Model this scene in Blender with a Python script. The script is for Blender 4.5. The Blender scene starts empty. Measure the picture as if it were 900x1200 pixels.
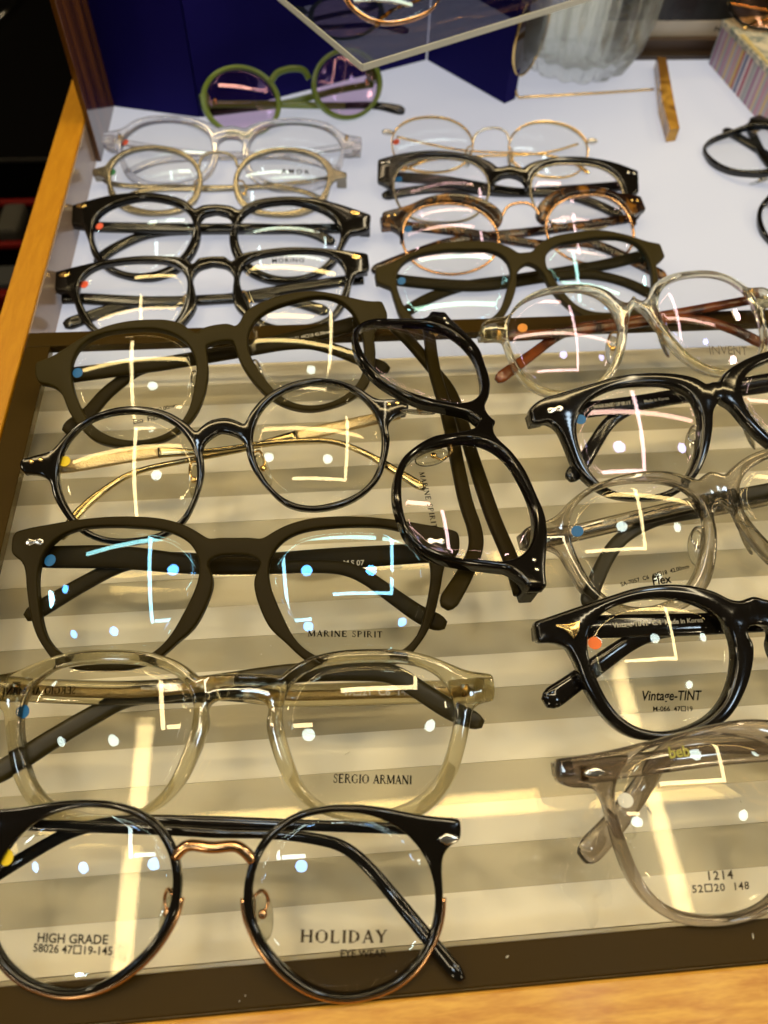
import bpy, bmesh, math, random
from mathutils import Vector, Matrix
from mathutils.geometry import delaunay_2d_cdt

# ------------------------------------------------------------------ scene, camera, light
scene = bpy.context.scene
col = scene.collection
MM = 0.001

PITCH, YAW, ROLL, CAM_H = 0.95764, 0.12075, 0.04959, 0.230
fwd = Vector((math.sin(YAW) * math.cos(PITCH), math.cos(YAW) * math.cos(PITCH), -math.sin(PITCH)))
rgt = Vector((math.cos(YAW), -math.sin(YAW), 0.0))
upv = rgt.cross(fwd)
r2 = rgt * math.cos(ROLL) + upv * math.sin(ROLL)
u2 = upv * math.cos(ROLL) - rgt * math.sin(ROLL)
cam_data = bpy.data.cameras.new('camera')
cam = bpy.data.objects.new('camera', cam_data)
col.objects.link(cam)
M = Matrix((r2, u2, -fwd)).transposed().to_4x4()
M.translation = Vector((0, 0, CAM_H))
cam.matrix_world = M
cam_data.sensor_fit = 'VERTICAL'
cam_data.sensor_height = 36.0
cam_data.lens = 27.0
cam_data.clip_start = 0.01
cam_data.clip_end = 50.0
cam_data.dof.use_dof = True
cam_data.dof.focus_distance = 0.262
cam_data.dof.aperture_fstop = 11.0
scene.camera = cam

world = bpy.data.worlds.new('World')
scene.world = world
world.use_nodes = True
bg = world.node_tree.nodes['Background']
bg.inputs['Color'].default_value = (1.0, 0.80, 0.48, 1)
bg.inputs['Strength'].default_value = 0.035

scene.view_settings.view_transform = 'Standard'
scene.view_settings.look = 'None'
scene.view_settings.exposure = 0.30
scene.view_settings.gamma = 1.0
scene.render.engine = 'CYCLES'
cy = scene.cycles
cy.use_denoising = True
cy.max_bounces = 20
cy.transparent_max_bounces = 48
cy.transmission_bounces = 16
cy.glossy_bounces = 6
cy.diffuse_bounces = 3
cy.caustics_reflective = False
cy.caustics_refractive = False
cy.sample_clamp_indirect = 6.0

WARM = (1.0, 0.76, 0.38)
SOFTWARM = (1.0, 0.83, 0.53)

def area_lamp(name, x, y, z, sx, sy, radiance, colour, disk=False):
    l = bpy.data.lights.new(name, 'AREA')
    l.shape = 'DISK' if disk else 'RECTANGLE'
    l.size = sx
    if not disk:
        l.size_y = sy
    a = math.pi * sx * sx / 4 if disk else sx * sy
    l.energy = radiance * math.pi * a
    l.color = colour
    o = bpy.data.objects.new(name, l)
    o.location = (x, y, z)
    col.objects.link(o)
    return o

HC = 1.40
TUBE = 25.0
# linear tubes of the shop ceiling: two angled runs and one long cross run
area_lamp('ceiling_tube', -0.42, 0.10, HC, 0.034, 1.08, TUBE, SOFTWARM)
area_lamp('ceiling_tube', -0.29, -0.42, HC, 0.20, 0.034, TUBE, SOFTWARM)
area_lamp('ceiling_tube', 0.64, 0.36, HC, 0.034, 1.10, TUBE, SOFTWARM)
area_lamp('ceiling_tube', 0.33, -0.17, HC, 0.58, 0.034, TUBE, SOFTWARM)
area_lamp('ceiling_tube', 0.08, 0.40, HC + 0.02, 2.5, 0.045, TUBE * 0.8, WARM)
area_lamp('ceiling_tube', 0.00, 1.00, HC + 0.05, 1.1, 0.06, TUBE * 1.0, WARM)
# round downlights
for dx, dy in ((-0.20, 0.08), (0.42, 0.06), (1.08, 0.08), (-1.50, 0.08), (-1.48, -0.49), (-0.87, -0.50),
               (-0.23, -0.50), (0.80, -0.50)):
    area_lamp('ceiling_downlight', dx, dy, HC, 0.105, 0.105, 21.0, (0.66, 0.84, 1.0), True)
# unseen fill lamps added at the sides and behind camera to brighten the display
for dx, dy, dz in ((-1.5, -2.3, 1.7), (1.5, -2.3, 1.7), (2.1, -0.2, 1.6), (-2.1, 0.0, 1.6), (2.4, 1.0, 1.6), (-1.8, 1.6, 1.6)):
    area_lamp('added_fill_lamp', dx, dy, dz, 0.26, 0.26, 70.0, SOFTWARM, True)

# ------------------------------------------------------------------ measured frame outlines, mm in each frame's own plane
G = {}
G['holiday'] = {"o":[-35.2,33.9,12.0],"yaw":-5.2,"tau":20.0,"rise":0.0,"hole":[[-10.3,0.0],[-10.9,7.7],[-14.5,14.9],[-21.2,19.8],[-30.1,21.8],[-38.3,21.5],[-45.9,18.9],[-52.0,14.4],[-56.2,7.8],[-57.5,-0.0],[-56.3,-7.0],[-53.0,-12.9],[-46.5,-17.9],[-39.4,-20.3],[-33.1,-20.7],[-25.2,-18.3],[-18.6,-13.9],[-13.3,-7.5]],"outer":[[-8.2,-1.0],[-8.7,8.3],[-12.6,15.9],[-19.7,21.2],[-27.8,23.4],[-35.3,23.8],[-42.8,23.2],[-48.9,22.1],[-55.0,21.1],[-64.5,20.3],[-64.4,14.9],[-61.6,13.7],[-59.7,11.3],[-59.3,7.8],[-59.6,1.0],[-58.9,-5.1],[-56.3,-11.0],[-52.3,-16.1],[-46.6,-19.8],[-40.9,-21.6],[-34.5,-22.3],[-27.4,-21.1],[-20.9,-18.0],[-15.0,-13.2],[-10.8,-7.5]],"zb":0,"closed":1,"brow":0,"bridge":[[-10.3,10.4],[-8.5,12.5],[-6.7,13.4],[-0.4,13.1],[5.4,13.4],[7.7,12.1],[9.9,9.8]],"tl":[[-70.1,16.2,-11.5,3],[-16.1,15.6,-11.5,3],[-0.4,15.0,-11.5,2.8],[13.5,15.0,-11.5,2.8],[25.3,13.9,-11.5,3],[33.0,12.1,-11.5,3.2],[40.2,6.8,-11.5,3.4],[48.1,-1.3,-10.6,3.6],[55.5,-8.8,-7.8,3.8],[64.7,-18.2,-4.4,4]],"tr":[[61.4,16.3,-14.5,3],[16.2,17.1,-14.5,3],[-1.2,17.5,-14.5,3],[-17.0,17.6,-14.5,3],[-31.1,16.9,-14.5,3.2],[-42.5,14.1,-14.5,3.4],[-53.2,8.1,-14.0,3.6],[-59.5,4.0,-12.5,3.8],[-67.9,-1.6,-10.5,4]],"tx":{"holiday":[[23.0,-9.0],[45.1,-9.2]],"eye":[[33.3,-12.4],[45.0,-12.5]],"hg":[[-43.5,-10.2],[-25.3,-10.1]],"num":[[-44.4,-12.5],[-24.0,-12.6]]},"st":[-55.0,9.0]}
G['sergio'] = {"o":[-30.0,76.8,12.6],"yaw":-3.66,"tau":20.0,"rise":0.0,"hole":[[-15.8,14.5],[-21.5,18.2],[-29.8,19.8],[-38.2,20.4],[-46.7,20.1],[-54.4,18.6],[-59.5,15.7],[-62.8,11.2],[-63.3,5.5],[-62.4,-1.0],[-60.1,-8.1],[-55.4,-15.1],[-48.7,-19.5],[-40.6,-21.3],[-32.6,-21.4],[-24.6,-19.1],[-18.0,-11.5],[-14.6,-3.0],[-12.9,4.1],[-13.4,9.7]],"outer":[[0.5,17.2],[-5.0,17.1],[-9.9,16.8],[-12.0,16.2],[-14.0,18.2],[-19.8,21.5],[-28.1,23.7],[-38.2,24.4],[-48.4,24.1],[-57.0,22.2],[-63.1,19.9],[-67.4,18.3],[-75.7,17.1],[-76.2,12.9],[-75.7,9.1],[-72.3,8.5],[-69.2,7.1],[-68.2,3.0],[-66.6,-3.4],[-63.8,-11.3],[-59.5,-17.5],[-53.6,-22.3],[-44.6,-24.1],[-35.0,-24.2],[-26.2,-22.3],[-19.8,-19.1],[-14.1,-12.9],[-10.2,-4.5],[-8.4,1.8],[-8.3,4.1],[-9.0,6.9],[-7.7,8.8],[-5.3,9.6],[0.2,9.7]],"zb":0,"closed":0,"brow":0,"tl":[[-78.3,13.4,-11.5,7],[-73.1,12.1,-11.5,7],[-34.9,12.2,-11.5,7.2],[-13.7,13.9,-11.5,6.5],[14.7,17.8,-11.5,6],[34.1,18.3,-11.5,6],[45.4,17.5,-11.5,6],[54.0,12.3,-11.5,6],[63.5,6.4,-11.5,6.2],[72.8,2.4,-11.5,5.5]],"tr":[[73.6,12.3,-14.5,7],[38.3,11.7,-14.5,7.2],[12.0,11.3,-14.5,7],[-5.4,12.9,-14.5,6.5],[-19.4,12.0,-14.5,5.8],[-35.6,10.8,-14.5,5.6],[-45.3,5.8,-13.8,6],[-56.3,-1.3,-11.3,6.2],[-66.1,-8.3,-8.7,6.5],[-73.0,-12.4,-7.2,6]],"tx":{"sa":[[27.8,-13.3],[50.3,-14.1]],"inl":[[-70.4,11.6],[-50.0,11.9]],"mk":[[-30.6,13.1],[-22.7,12.8]],"num":[[29.9,11.2],[51.1,11.2]]},"st":[-63.4,6.8]}
G['marine'] = {"o":[-32.5,123.5,12.7],"yaw":-3.44,"tau":20.0,"rise":0.0,"hole":[[-62.0,16.1],[-58.9,19.0],[-53.3,21.3],[-44.8,22.3],[-35.3,22.2],[-26.8,21.1],[-20.1,19.4],[-15.3,17.0],[-12.4,13.6],[-11.5,9.4],[-11.9,3.8],[-13.3,-2.6],[-16.6,-8.9],[-20.7,-15.1],[-25.7,-19.9],[-33.7,-21.8],[-42.7,-21.7],[-50.1,-20.5],[-54.5,-18.2],[-58.2,-14.6],[-61.8,-7.3],[-63.6,0.1],[-64.0,7.6],[-63.5,12.3]],"outer":[[-0.2,18.0],[-5.2,18.0],[-8.5,17.7],[-9.9,18.4],[-12.8,20.3],[-17.5,22.7],[-24.2,24.6],[-32.7,25.5],[-42.2,25.6],[-52.7,24.9],[-62.3,23.6],[-69.1,22.6],[-73.9,21.5],[-74.5,19.4],[-74.3,14.4],[-72.9,13.1],[-70.2,11.1],[-68.9,8.7],[-67.5,2.1],[-65.3,-6.3],[-62.6,-12.7],[-58.7,-18.1],[-55.6,-21.3],[-49.8,-23.6],[-41.6,-24.4],[-32.6,-24.3],[-24.2,-22.1],[-21.3,-20.0],[-17.0,-16.0],[-11.9,-11.2],[-7.5,-1.7],[-6.6,3.8],[-7.6,7.0],[-8.7,8.9],[-8.1,10.3],[-5.9,11.7],[-2.2,12.2],[0.1,12.2]],"zb":0,"closed":0,"brow":0,"tl":[[-71.7,14.7,-11.5,7],[-66.8,14.1,-11.5,7.5],[-40.4,13.8,-11.5,8],[-14.5,11.1,-11.5,6.5],[2.7,10.2,-11.5,5],[28.6,10.4,-11.5,4.6],[36.5,9.5,-11.5,4.8],[43.1,6.5,-11.5,5],[52.6,-0.2,-11.5,5.5],[62.0,-7.1,-9.2,6],[69.2,-10.1,-8.1,6]],"tr":[[64.8,15.7,-14.5,7],[34.4,14.0,-14.5,7.5],[2.2,12.5,-14.5,6],[-10.3,12.9,-14.5,5.2],[-24.0,13.8,-14.5,5],[-34.0,13.2,-14.5,5],[-41.1,11.5,-14.5,5],[-51.8,5.5,-13.8,5.2],[-59.8,-0.3,-11.7,5.6],[-68.4,-6.8,-9.3,6]],"tx":{"ms":[[24.1,-14.1],[47.9,-14.4]],"num":[[23.1,10.6],[31.9,10.7]],"m07":[[35.2,11.0],[42.3,11.1]]},"st":[-61.2,11.7]}
G['round'] = {"o":[-36.9,179.2,13.1],"yaw":9.04,"tau":20.0,"rise":0.0,"hole":[[-58.5,6.0],[-55.6,14.0],[-49.2,20.9],[-40.7,23.9],[-30.5,23.4],[-20.8,19.9],[-13.6,12.6],[-10.7,3.7],[-11.0,-5.0],[-13.9,-13.0],[-19.4,-19.9],[-26.8,-23.1],[-37.6,-22.9],[-47.0,-19.9],[-54.1,-12.6],[-58.0,-2.8]],"outer":[[1.7,15.5],[-3.0,15.2],[-6.9,13.1],[-8.7,11.4],[-12.1,16.3],[-18.4,21.7],[-27.2,25.3],[-36.3,26.4],[-45.7,24.6],[-53.3,20.7],[-57.3,17.2],[-60.1,15.0],[-66.3,14.3],[-71.4,14.1],[-72.1,11.3],[-71.0,8.6],[-65.1,6.6],[-62.1,3.5],[-61.4,-2.0],[-58.3,-10.1],[-53.7,-17.4],[-46.4,-22.6],[-37.9,-25.4],[-27.1,-25.4],[-18.7,-22.1],[-12.6,-14.3],[-8.9,-6.4],[-7.8,-1.2],[-7.5,4.3],[-5.8,7.1],[-1.8,9.4],[0.9,10.0]],"zb":0,"closed":0,"brow":0,"tl":[[-62.7,11.1,-11.5,4.5],[-59.2,10.5,-11.5,4.8],[-23.9,10.3,-11.5,4.6],[-10.6,7.9,-11.5,2.4],[7.5,7.1,-11.5,2.2],[13.7,7.1,-11.5,2.2],[31.7,5.3,-11.5,2.2],[41.3,3.0,-11.5,2.3],[51.2,-3.2,-11.0,2.6],[61.3,-14.1,-7.1,3.2],[69.8,-24.0,-3.5,4]],"tr":[[70.0,11.2,-14.5,4.6],[67.8,10.8,-14.5,4.8],[29.5,9.0,-14.5,4.8],[11.0,7.7,-14.5,2.4],[6.0,7.1,-14.5,2.2],[-12.2,6.5,-14.5,2.2],[-33.5,5.0,-14.0,2.3],[-42.0,1.4,-12.7,2.6],[-55.2,-9.1,-8.9,3.2],[-60.5,-18.2,-5.6,3.8]],"tx":{},"st":[-56.1,10.1]}
G['eco'] = {"o":[-38.6,224.6,14.3],"yaw":12.26,"tau":24.0,"rise":0.0,"hole":[[-57.2,11.5],[-54.0,18.7],[-46.9,22.4],[-37.5,23.2],[-28.5,21.9],[-19.8,19.3],[-14.2,15.0],[-10.9,8.7],[-11.2,0.7],[-13.9,-7.7],[-17.7,-14.7],[-24.5,-21.0],[-33.8,-22.6],[-43.4,-20.8],[-49.8,-16.8],[-54.8,-9.7],[-57.5,-0.2]],"outer":[[2.1,17.9],[-5.3,17.3],[-7.5,15.7],[-9.6,17.1],[-12.1,20.4],[-17.1,23.3],[-24.2,25.1],[-33.2,26.3],[-42.5,25.9],[-50.3,23.8],[-58.2,20.7],[-64.1,18.7],[-70.2,17.9],[-71.0,12.1],[-70.3,9.5],[-65.3,6.7],[-62.8,3.1],[-61.2,-5.2],[-58.1,-12.7],[-53.8,-18.7],[-46.5,-22.7],[-37.8,-24.6],[-28.8,-24.6],[-21.0,-21.8],[-14.4,-16.4],[-9.5,-8.6],[-6.5,-0.2],[-5.7,6.7],[-5.5,9.9],[0.5,10.7]],"zb":0,"closed":0,"brow":0,"tl":[[-63.4,12.7,-11.5,6],[-58.8,12.5,-11.5,6.2],[-41.5,11.5,-11.5,6],[-24.9,10.4,-11.5,5.6],[12.5,9.4,-11.5,5],[25.7,9.1,-11.5,4.8],[37.3,7.2,-11.5,4.8],[47.3,2.1,-11.5,5],[57.9,-5.1,-11.5,5.4],[65.8,-11.7,-8.6,6]],"tr":[[67.6,14.7,-14.5,6.5],[44.0,12.8,-14.5,6.5],[16.2,11.6,-14.5,6],[-4.6,11.8,-14.5,5.4],[-9.7,11.7,-14.5,5.2],[-25.7,11.8,-14.5,5],[-34.4,11.0,-14.5,5],[-42.0,6.9,-14.5,5],[-47.4,3.8,-14.5,5.2],[-55.8,-4.5,-11.8,5.6],[-65.2,-10.8,-9.1,6]],"tx":{"inr":[[17.0,10.5],[46.9,11.0]],"eco":[[-38.7,-15.5],[-28.8,-15.8]],"mm":[[-29.1,-12.9],[-21.3,-12.4]]},"st":[-55.4,10.2]}
G['black5'] = {"o":[-49.9,299.8,-9.5],"yaw":3.16,"tau":20.0,"rise":0.0,"hole":[[-63.4,8.2],[-60.5,15.8],[-51.3,19.6],[-38.6,19.9],[-26.1,18.5],[-17.2,15.5],[-13.1,10.0],[-13.0,-0.2],[-16.7,-9.8],[-22.3,-17.1],[-32.9,-19.9],[-45.2,-18.7],[-53.9,-14.2],[-60.0,-4.4]],"outer":[[1.8,19.1],[-6.3,18.7],[-9.2,15.4],[-13.5,19.3],[-22.4,21.2],[-34.9,22.6],[-49.4,22.4],[-62.2,21.3],[-73.3,20.0],[-76.1,19.5],[-76.1,11.3],[-73.4,8.8],[-68.8,7.4],[-66.2,2.6],[-63.6,-5.8],[-59.2,-12.8],[-52.3,-18.9],[-41.8,-22.7],[-27.8,-23.8],[-18.9,-19.5],[-12.5,-13.2],[-8.6,-6.6],[-9.0,2.5],[-9.6,7.7],[-6.7,12.5],[-1.2,14.2],[2.4,14.5]],"zb":-22.0,"closed":0,"brow":0,"tl":[[-68.4,7.7,-11.5,5],[-64.8,7.4,-11.5,5.5],[-29.1,2.9,-11.5,5.5],[7.3,2.0,-11.5,5],[27.2,0.6,-11.5,4.6],[39.4,-3.4,-10.4,5],[53.3,-11.2,-7.5,6]],"tr":[[67.9,9.9,-14.5,5.5],[35.5,6.7,-14.0,5.5],[11.0,3.5,-12.9,5],[-10.9,2.6,-12.5,4.8],[-28.6,4.3,-13.1,4.8],[-40.7,3.7,-12.9,5],[-55.7,-1.3,-11.1,5.6],[-71.6,-8.3,-8.6,6.5]],"tx":{"mo":[[28.5,14.5],[44.0,14.3]]},"st":[-61.1,11.5]}
G['black4'] = {"o":[-51.6,342.6,-9.1],"yaw":-4.6,"tau":20.0,"rise":0.0,"hole":[[-63.3,5.1],[-60.2,13.8],[-50.8,19.5],[-39.1,21.7],[-27.1,20.3],[-17.0,15.7],[-11.6,7.9],[-11.9,-0.9],[-15.0,-9.7],[-22.0,-17.2],[-33.1,-20.9],[-44.8,-19.5],[-55.3,-12.6],[-60.6,-4.0]],"outer":[[-1.7,18.9],[-7.5,18.0],[-11.2,15.7],[-17.4,21.3],[-29.5,24.9],[-45.4,26.1],[-59.4,24.6],[-71.3,21.9],[-79.0,19.9],[-78.2,10.8],[-74.9,8.7],[-68.5,6.6],[-64.9,-1.5],[-61.5,-10.5],[-52.6,-19.6],[-38.5,-24.9],[-27.1,-24.6],[-16.1,-19.4],[-9.3,-9.6],[-7.2,0.3],[-8.3,8.0],[-6.1,12.0],[-1.4,13.7]],"zb":-22.0,"closed":0,"brow":0,"tl":[[-74.3,12.2,-11.5,5],[-68.4,11.1,-11.5,5.5],[-13.2,11.4,-11.5,5.5],[26.4,12.5,-11.5,5],[46.1,11.0,-11.5,5],[60.1,4.8,-11.5,6]],"tr":[[63.8,15.7,-14.5,5.5],[31.8,14.3,-14.5,5.5],[-13.9,12.5,-14.5,5],[-30.7,11.0,-14.5,5],[-41.3,8.1,-14.5,5],[-54.8,-3.5,-10.7,5.6],[-60.5,-12.9,-7.3,6]],"tx":{},"st":[-59.8,6.8]}
G['champ'] = {"o":[-52.2,394.7,-9.8],"yaw":-3.27,"tau":20.0,"rise":0.0,"hole":[[-59.4,5.9],[-56.8,13.0],[-49.1,18.3],[-38.3,19.7],[-27.5,17.9],[-18.3,13.1],[-11.7,4.7],[-11.3,-3.6],[-13.5,-11.7],[-20.1,-17.7],[-32.2,-19.7],[-44.7,-16.7],[-54.1,-9.9]],"outer":[[-8.6,1.6],[-11.1,8.8],[-15.8,14.7],[-24.0,19.5],[-36.7,22.1],[-49.3,21.2],[-59.8,15.4],[-63.0,10.4],[-70.3,9.1],[-69.9,5.5],[-63.3,3.2],[-61.4,-0.1],[-59.2,-8.5],[-53.6,-16.1],[-44.3,-21.3],[-32.0,-22.9],[-18.2,-20.9],[-10.8,-13.7],[-8.3,-4.6]],"zb":-22.0,"closed":1,"brow":0,"bridge":[[-10.7,7.8],[-9.5,12.6],[-6.1,15.1],[-0.8,15.8],[4.4,15.3],[8.4,12.9],[10.3,8.1]],"tl":[[-70.2,9.8,-11.5,3],[-63.2,4.9,-11.5,3],[-13.1,2.3,-11.5,3],[32.0,3.0,-11.5,3],[47.8,-0.5,-11.1,3],[59.9,-9.4,-7.9,3.4]],"tr":[[62.5,12.0,-14.5,3],[31.7,6.2,-13.6,3],[-4.1,1.6,-11.9,3],[-32.9,1.0,-11.6,3],[-46.4,-2.4,-10.4,3],[-56.4,-11.7,-7.0,3.4]],"tx":{"amor":[[34.2,4.3],[49.5,5.2]]},"st":[-58.7,6.5]}
G['crystal'] = {"o":[-46.5,421.8,-9.0],"yaw":-3.81,"tau":20.0,"rise":0.0,"hole":[[-62.1,3.0],[-60.5,12.7],[-52.5,19.3],[-39.5,21.1],[-26.4,19.4],[-15.9,13.7],[-10.8,3.9],[-11.1,-6.9],[-16.0,-16.4],[-25.6,-20.5],[-36.5,-21.2],[-47.6,-18.5],[-56.6,-10.4]],"outer":[[-1.5,16.5],[-7.8,14.8],[-12.5,18.1],[-24.7,22.3],[-39.8,24.2],[-54.7,22.6],[-64.6,16.4],[-74.2,15.7],[-74.0,7.5],[-69.1,2.6],[-64.3,2.1],[-62.7,-5.6],[-57.7,-15.7],[-47.2,-23.2],[-34.3,-25.3],[-20.1,-23.1],[-10.6,-15.8],[-6.7,-4.7],[-6.9,5.0],[-3.8,8.3],[-1.1,8.8]],"zb":-22.0,"closed":0,"brow":0,"tl":[[-73.6,13.5,-11.5,4],[-21.5,5.9,-11.5,4],[27.8,5.3,-11.5,4],[47.6,1.7,-11.5,4.5],[60.1,-4.8,-10.4,5]],"tr":[[69.8,16.6,-14.5,4],[27.4,8.4,-14.5,4],[-22.0,5.1,-14.0,4],[-45.8,0.1,-12.2,4.5],[-58.4,-11.0,-8.1,5]],"tx":{},"st":[-61.1,8.4]}
G['gold'] = {"o":[103.6,425.6,-10.5],"yaw":-6.27,"tau":20.0,"rise":0.0,"hole":[[-57.1,0.2],[-55.6,9.7],[-46.8,16.5],[-34.8,18.1],[-22.8,15.6],[-13.7,7.8],[-11.0,-0.4],[-13.5,-11.1],[-22.3,-17.5],[-34.0,-19.4],[-47.9,-16.2],[-55.0,-8.2]],"outer":[[-57.9,0.3],[-56.4,10.3],[-47.2,17.5],[-34.8,19.1],[-22.4,16.6],[-12.9,8.6],[-10.0,-0.4],[-12.7,-11.7],[-21.9,-18.4],[-34.0,-20.3],[-48.2,-17.2],[-55.8,-8.6]],"zb":-22.0,"closed":1,"brow":0,"bridge":[[-10.8,0.1],[-9.1,5.6],[-3.7,9.4],[4.3,10.3],[8.9,8.2],[11.3,1.9]],"tl":[[-62.6,11.6,-11.5,1.4],[-16.4,4.3,-11.5,1.4],[34.7,3.3,-11.5,1.4],[49.5,-2.3,-9.7,2],[58.3,-12.7,-5.9,3]],"tr":[[66.7,14.8,-14.5,1.4],[35.1,6.2,-12.8,1.4],[-16.5,-2.0,-9.8,1.4],[-36.8,-6.9,-8.0,2],[-51.7,-18.1,-3.9,3]],"tx":{},"st":[-55.2,2.0]}
G['brow2'] = {"o":[106.8,379.5,-9.9],"yaw":-6.3,"tau":20.0,"rise":0.0,"hole":[[-64.0,2.6],[-62.1,12.6],[-54.7,18.9],[-41.5,20.6],[-28.3,19.3],[-16.9,15.0],[-11.7,5.1],[-12.2,-4.7],[-16.8,-14.6],[-26.0,-20.1],[-38.8,-21.1],[-51.8,-18.7],[-60.4,-9.6]],"outer":[[-0.9,15.5],[-6.6,13.5],[-11.3,17.4],[-24.5,22.3],[-41.6,24.5],[-58.6,23.6],[-73.4,20.1],[-73.2,6.0],[-69.7,4.1],[-67.0,1.7],[-65.0,-2.2]],"zb":-22.0,"closed":0,"brow":1,"brin":[[-9.0,-0.3],[-7.5,5.3],[-4.7,7.6],[-1.0,8.9]],"tl":[[-71.0,13.4,-11.5,6],[-35.7,11.8,-11.5,6],[3.0,6.5,-11.5,5.5],[31.9,6.2,-11.5,5],[50.9,0.3,-11.3,5.5],[63.7,-10.2,-7.5,6]],"tr":[[75.9,16.5,-14.5,6],[42.5,12.5,-14.5,6],[3.4,7.9,-14.0,5.5],[-25.7,9.0,-14.4,5.2],[-45.1,7.6,-13.9,5.2],[-59.6,3.4,-12.4,5.6],[-70.0,-0.4,-11.0,6]],"tx":{},"st":[-61.3,8.0]}
G['brow3'] = {"o":[107.1,342.2,-10.2],"yaw":3.77,"tau":20.0,"rise":0.0,"hole":[[-62.5,4.2],[-59.5,13.9],[-52.4,20.0],[-41.4,21.5],[-29.1,19.5],[-19.2,13.6],[-13.6,3.8],[-13.8,-6.4],[-20.4,-15.7],[-31.8,-20.4],[-45.6,-19.5],[-56.9,-12.8],[-61.9,-4.0]],"outer":[[-9.0,7.1],[-9.5,12.1],[-13.2,17.2],[-21.4,22.8],[-33.5,26.1],[-46.2,25.7],[-57.5,22.3],[-71.1,20.5],[-72.6,11.7],[-68.0,10.1],[-64.0,6.5],[-63.2,0.3]],"zb":-22.0,"closed":0,"brow":1,"bridge":[[-9.7,9.6],[-6.0,14.3],[-0.5,15.9],[5.8,15.1],[9.2,12.0],[10.5,6.9]],"brin":[[-12.6,1.2],[-10.0,3.5]],"tl":[[-67.9,16.9,-11.5,5],[-29.8,8.9,-11.5,5],[14.4,-3.6,-9.6,5],[37.7,-4.5,-9.3,5],[52.6,-16.4,-4.9,5.5],[69.1,-34.6,1.7,6]],"tr":[[79.4,12.7,-14.5,5],[42.6,10.5,-14.5,5],[8.1,7.6,-13.7,5],[-20.6,6.2,-13.2,5],[-40.0,2.6,-11.8,5.2],[-59.7,-5.0,-9.1,5.6],[-80.9,-14.7,-5.6,6]],"tx":{},"st":[-58.8,9.3]}
G['olive4'] = {"o":[103.3,301.9,-9.0],"yaw":5.16,"tau":20.0,"rise":0.0,"hole":[[-64.6,10.1],[-60.4,17.3],[-50.2,20.5],[-35.9,20.3],[-21.9,18.4],[-11.7,14.8],[-9.4,7.8],[-12.6,-3.8],[-18.1,-13.9],[-27.3,-20.4],[-41.3,-20.7],[-53.0,-18.0],[-61.4,-11.1],[-64.9,0.2]],"outer":[[2.9,14.7],[-3.5,14.7],[-6.6,17.7],[-14.0,21.9],[-28.1,24.3],[-42.3,25.0],[-57.1,21.8],[-66.5,18.4],[-74.1,16.9],[-74.9,9.1],[-70.9,6.3],[-68.5,4.9],[-67.8,-2.2],[-65.9,-12.3],[-60.2,-20.0],[-48.8,-23.9],[-33.4,-25.3],[-22.5,-23.0],[-13.8,-14.4],[-8.0,-3.3],[-6.8,2.6],[-3.2,7.2],[1.7,8.7]],"zb":-22.0,"closed":0,"brow":0,"tl":[[-67.8,13.7,-11.5,6],[-64.2,12.4,-11.5,6],[-23.6,5.0,-11.5,6],[12.3,6.4,-11.5,5.5],[34.8,5.7,-11.5,5],[51.9,0.1,-11.5,5],[65.4,-12.5,-7.6,6]],"tr":[[77.8,16.6,-14.5,6],[49.1,12.7,-14.5,6],[13.4,9.7,-14.5,5.5],[-5.8,8.6,-14.5,5],[-29.2,7.4,-14.5,5],[-48.5,1.5,-12.7,5.5],[-66.0,-8.8,-8.9,6]],"tx":{"ob":[[32.8,12.7],[47.8,11.6]]},"st":[-62.6,8.2]}
G['clear5'] = {"o":[135.1,239.5,13.1],"yaw":6.89,"tau":20.0,"rise":0.0,"hole":[[-55.9,9.8],[-51.6,17.1],[-44.9,21.0],[-34.1,22.9],[-23.8,22.0],[-15.7,18.4],[-11.0,12.8],[-9.7,5.3],[-11.3,-2.5],[-14.8,-9.9],[-20.3,-16.9],[-28.8,-21.7],[-39.1,-22.2],[-47.1,-20.0],[-52.8,-13.6],[-56.4,-4.3]],"outer":[[6.1,16.1],[0.4,15.1],[-3.4,12.6],[-6.7,14.7],[-10.7,19.8],[-18.9,23.8],[-29.1,25.0],[-41.2,24.1],[-49.6,19.9],[-55.0,15.3],[-63.7,14.9],[-66.8,12.8],[-68.2,7.2],[-64.2,5.9],[-59.5,4.5],[-58.8,-2.3],[-56.7,-12.0],[-51.4,-20.0],[-42.5,-24.7],[-32.7,-25.6],[-23.4,-23.3],[-14.9,-16.1],[-9.6,-7.5],[-6.5,0.1],[-3.2,7.7],[1.6,11.2],[5.7,11.8]],"zb":0,"closed":0,"brow":0,"tl":[[-63.3,9.5,-11.5,4],[-29.9,7.7,-11.5,4.2],[1.9,8.2,-11.5,4.2],[26.0,7.7,-11.5,4],[37.3,4.6,-11.5,4],[50.6,-2.7,-11.3,4.4],[57.3,-11.6,-8.0,5]],"tr":[[104.7,15.0,-14.5,4],[68.1,14.2,-14.5,4.2],[23.8,11.8,-14.5,4.2],[-4.2,10.7,-14.5,4],[-20.2,10.6,-14.5,4],[-30.7,8.2,-14.5,4.2],[-45.4,-0.1,-12.2,4.6],[-65.1,-11.9,-7.9,5.5]],"tx":{"lv":[[27.2,-14.8],[45.7,-16.4]]},"st":[-50.3,8.4]}
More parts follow.
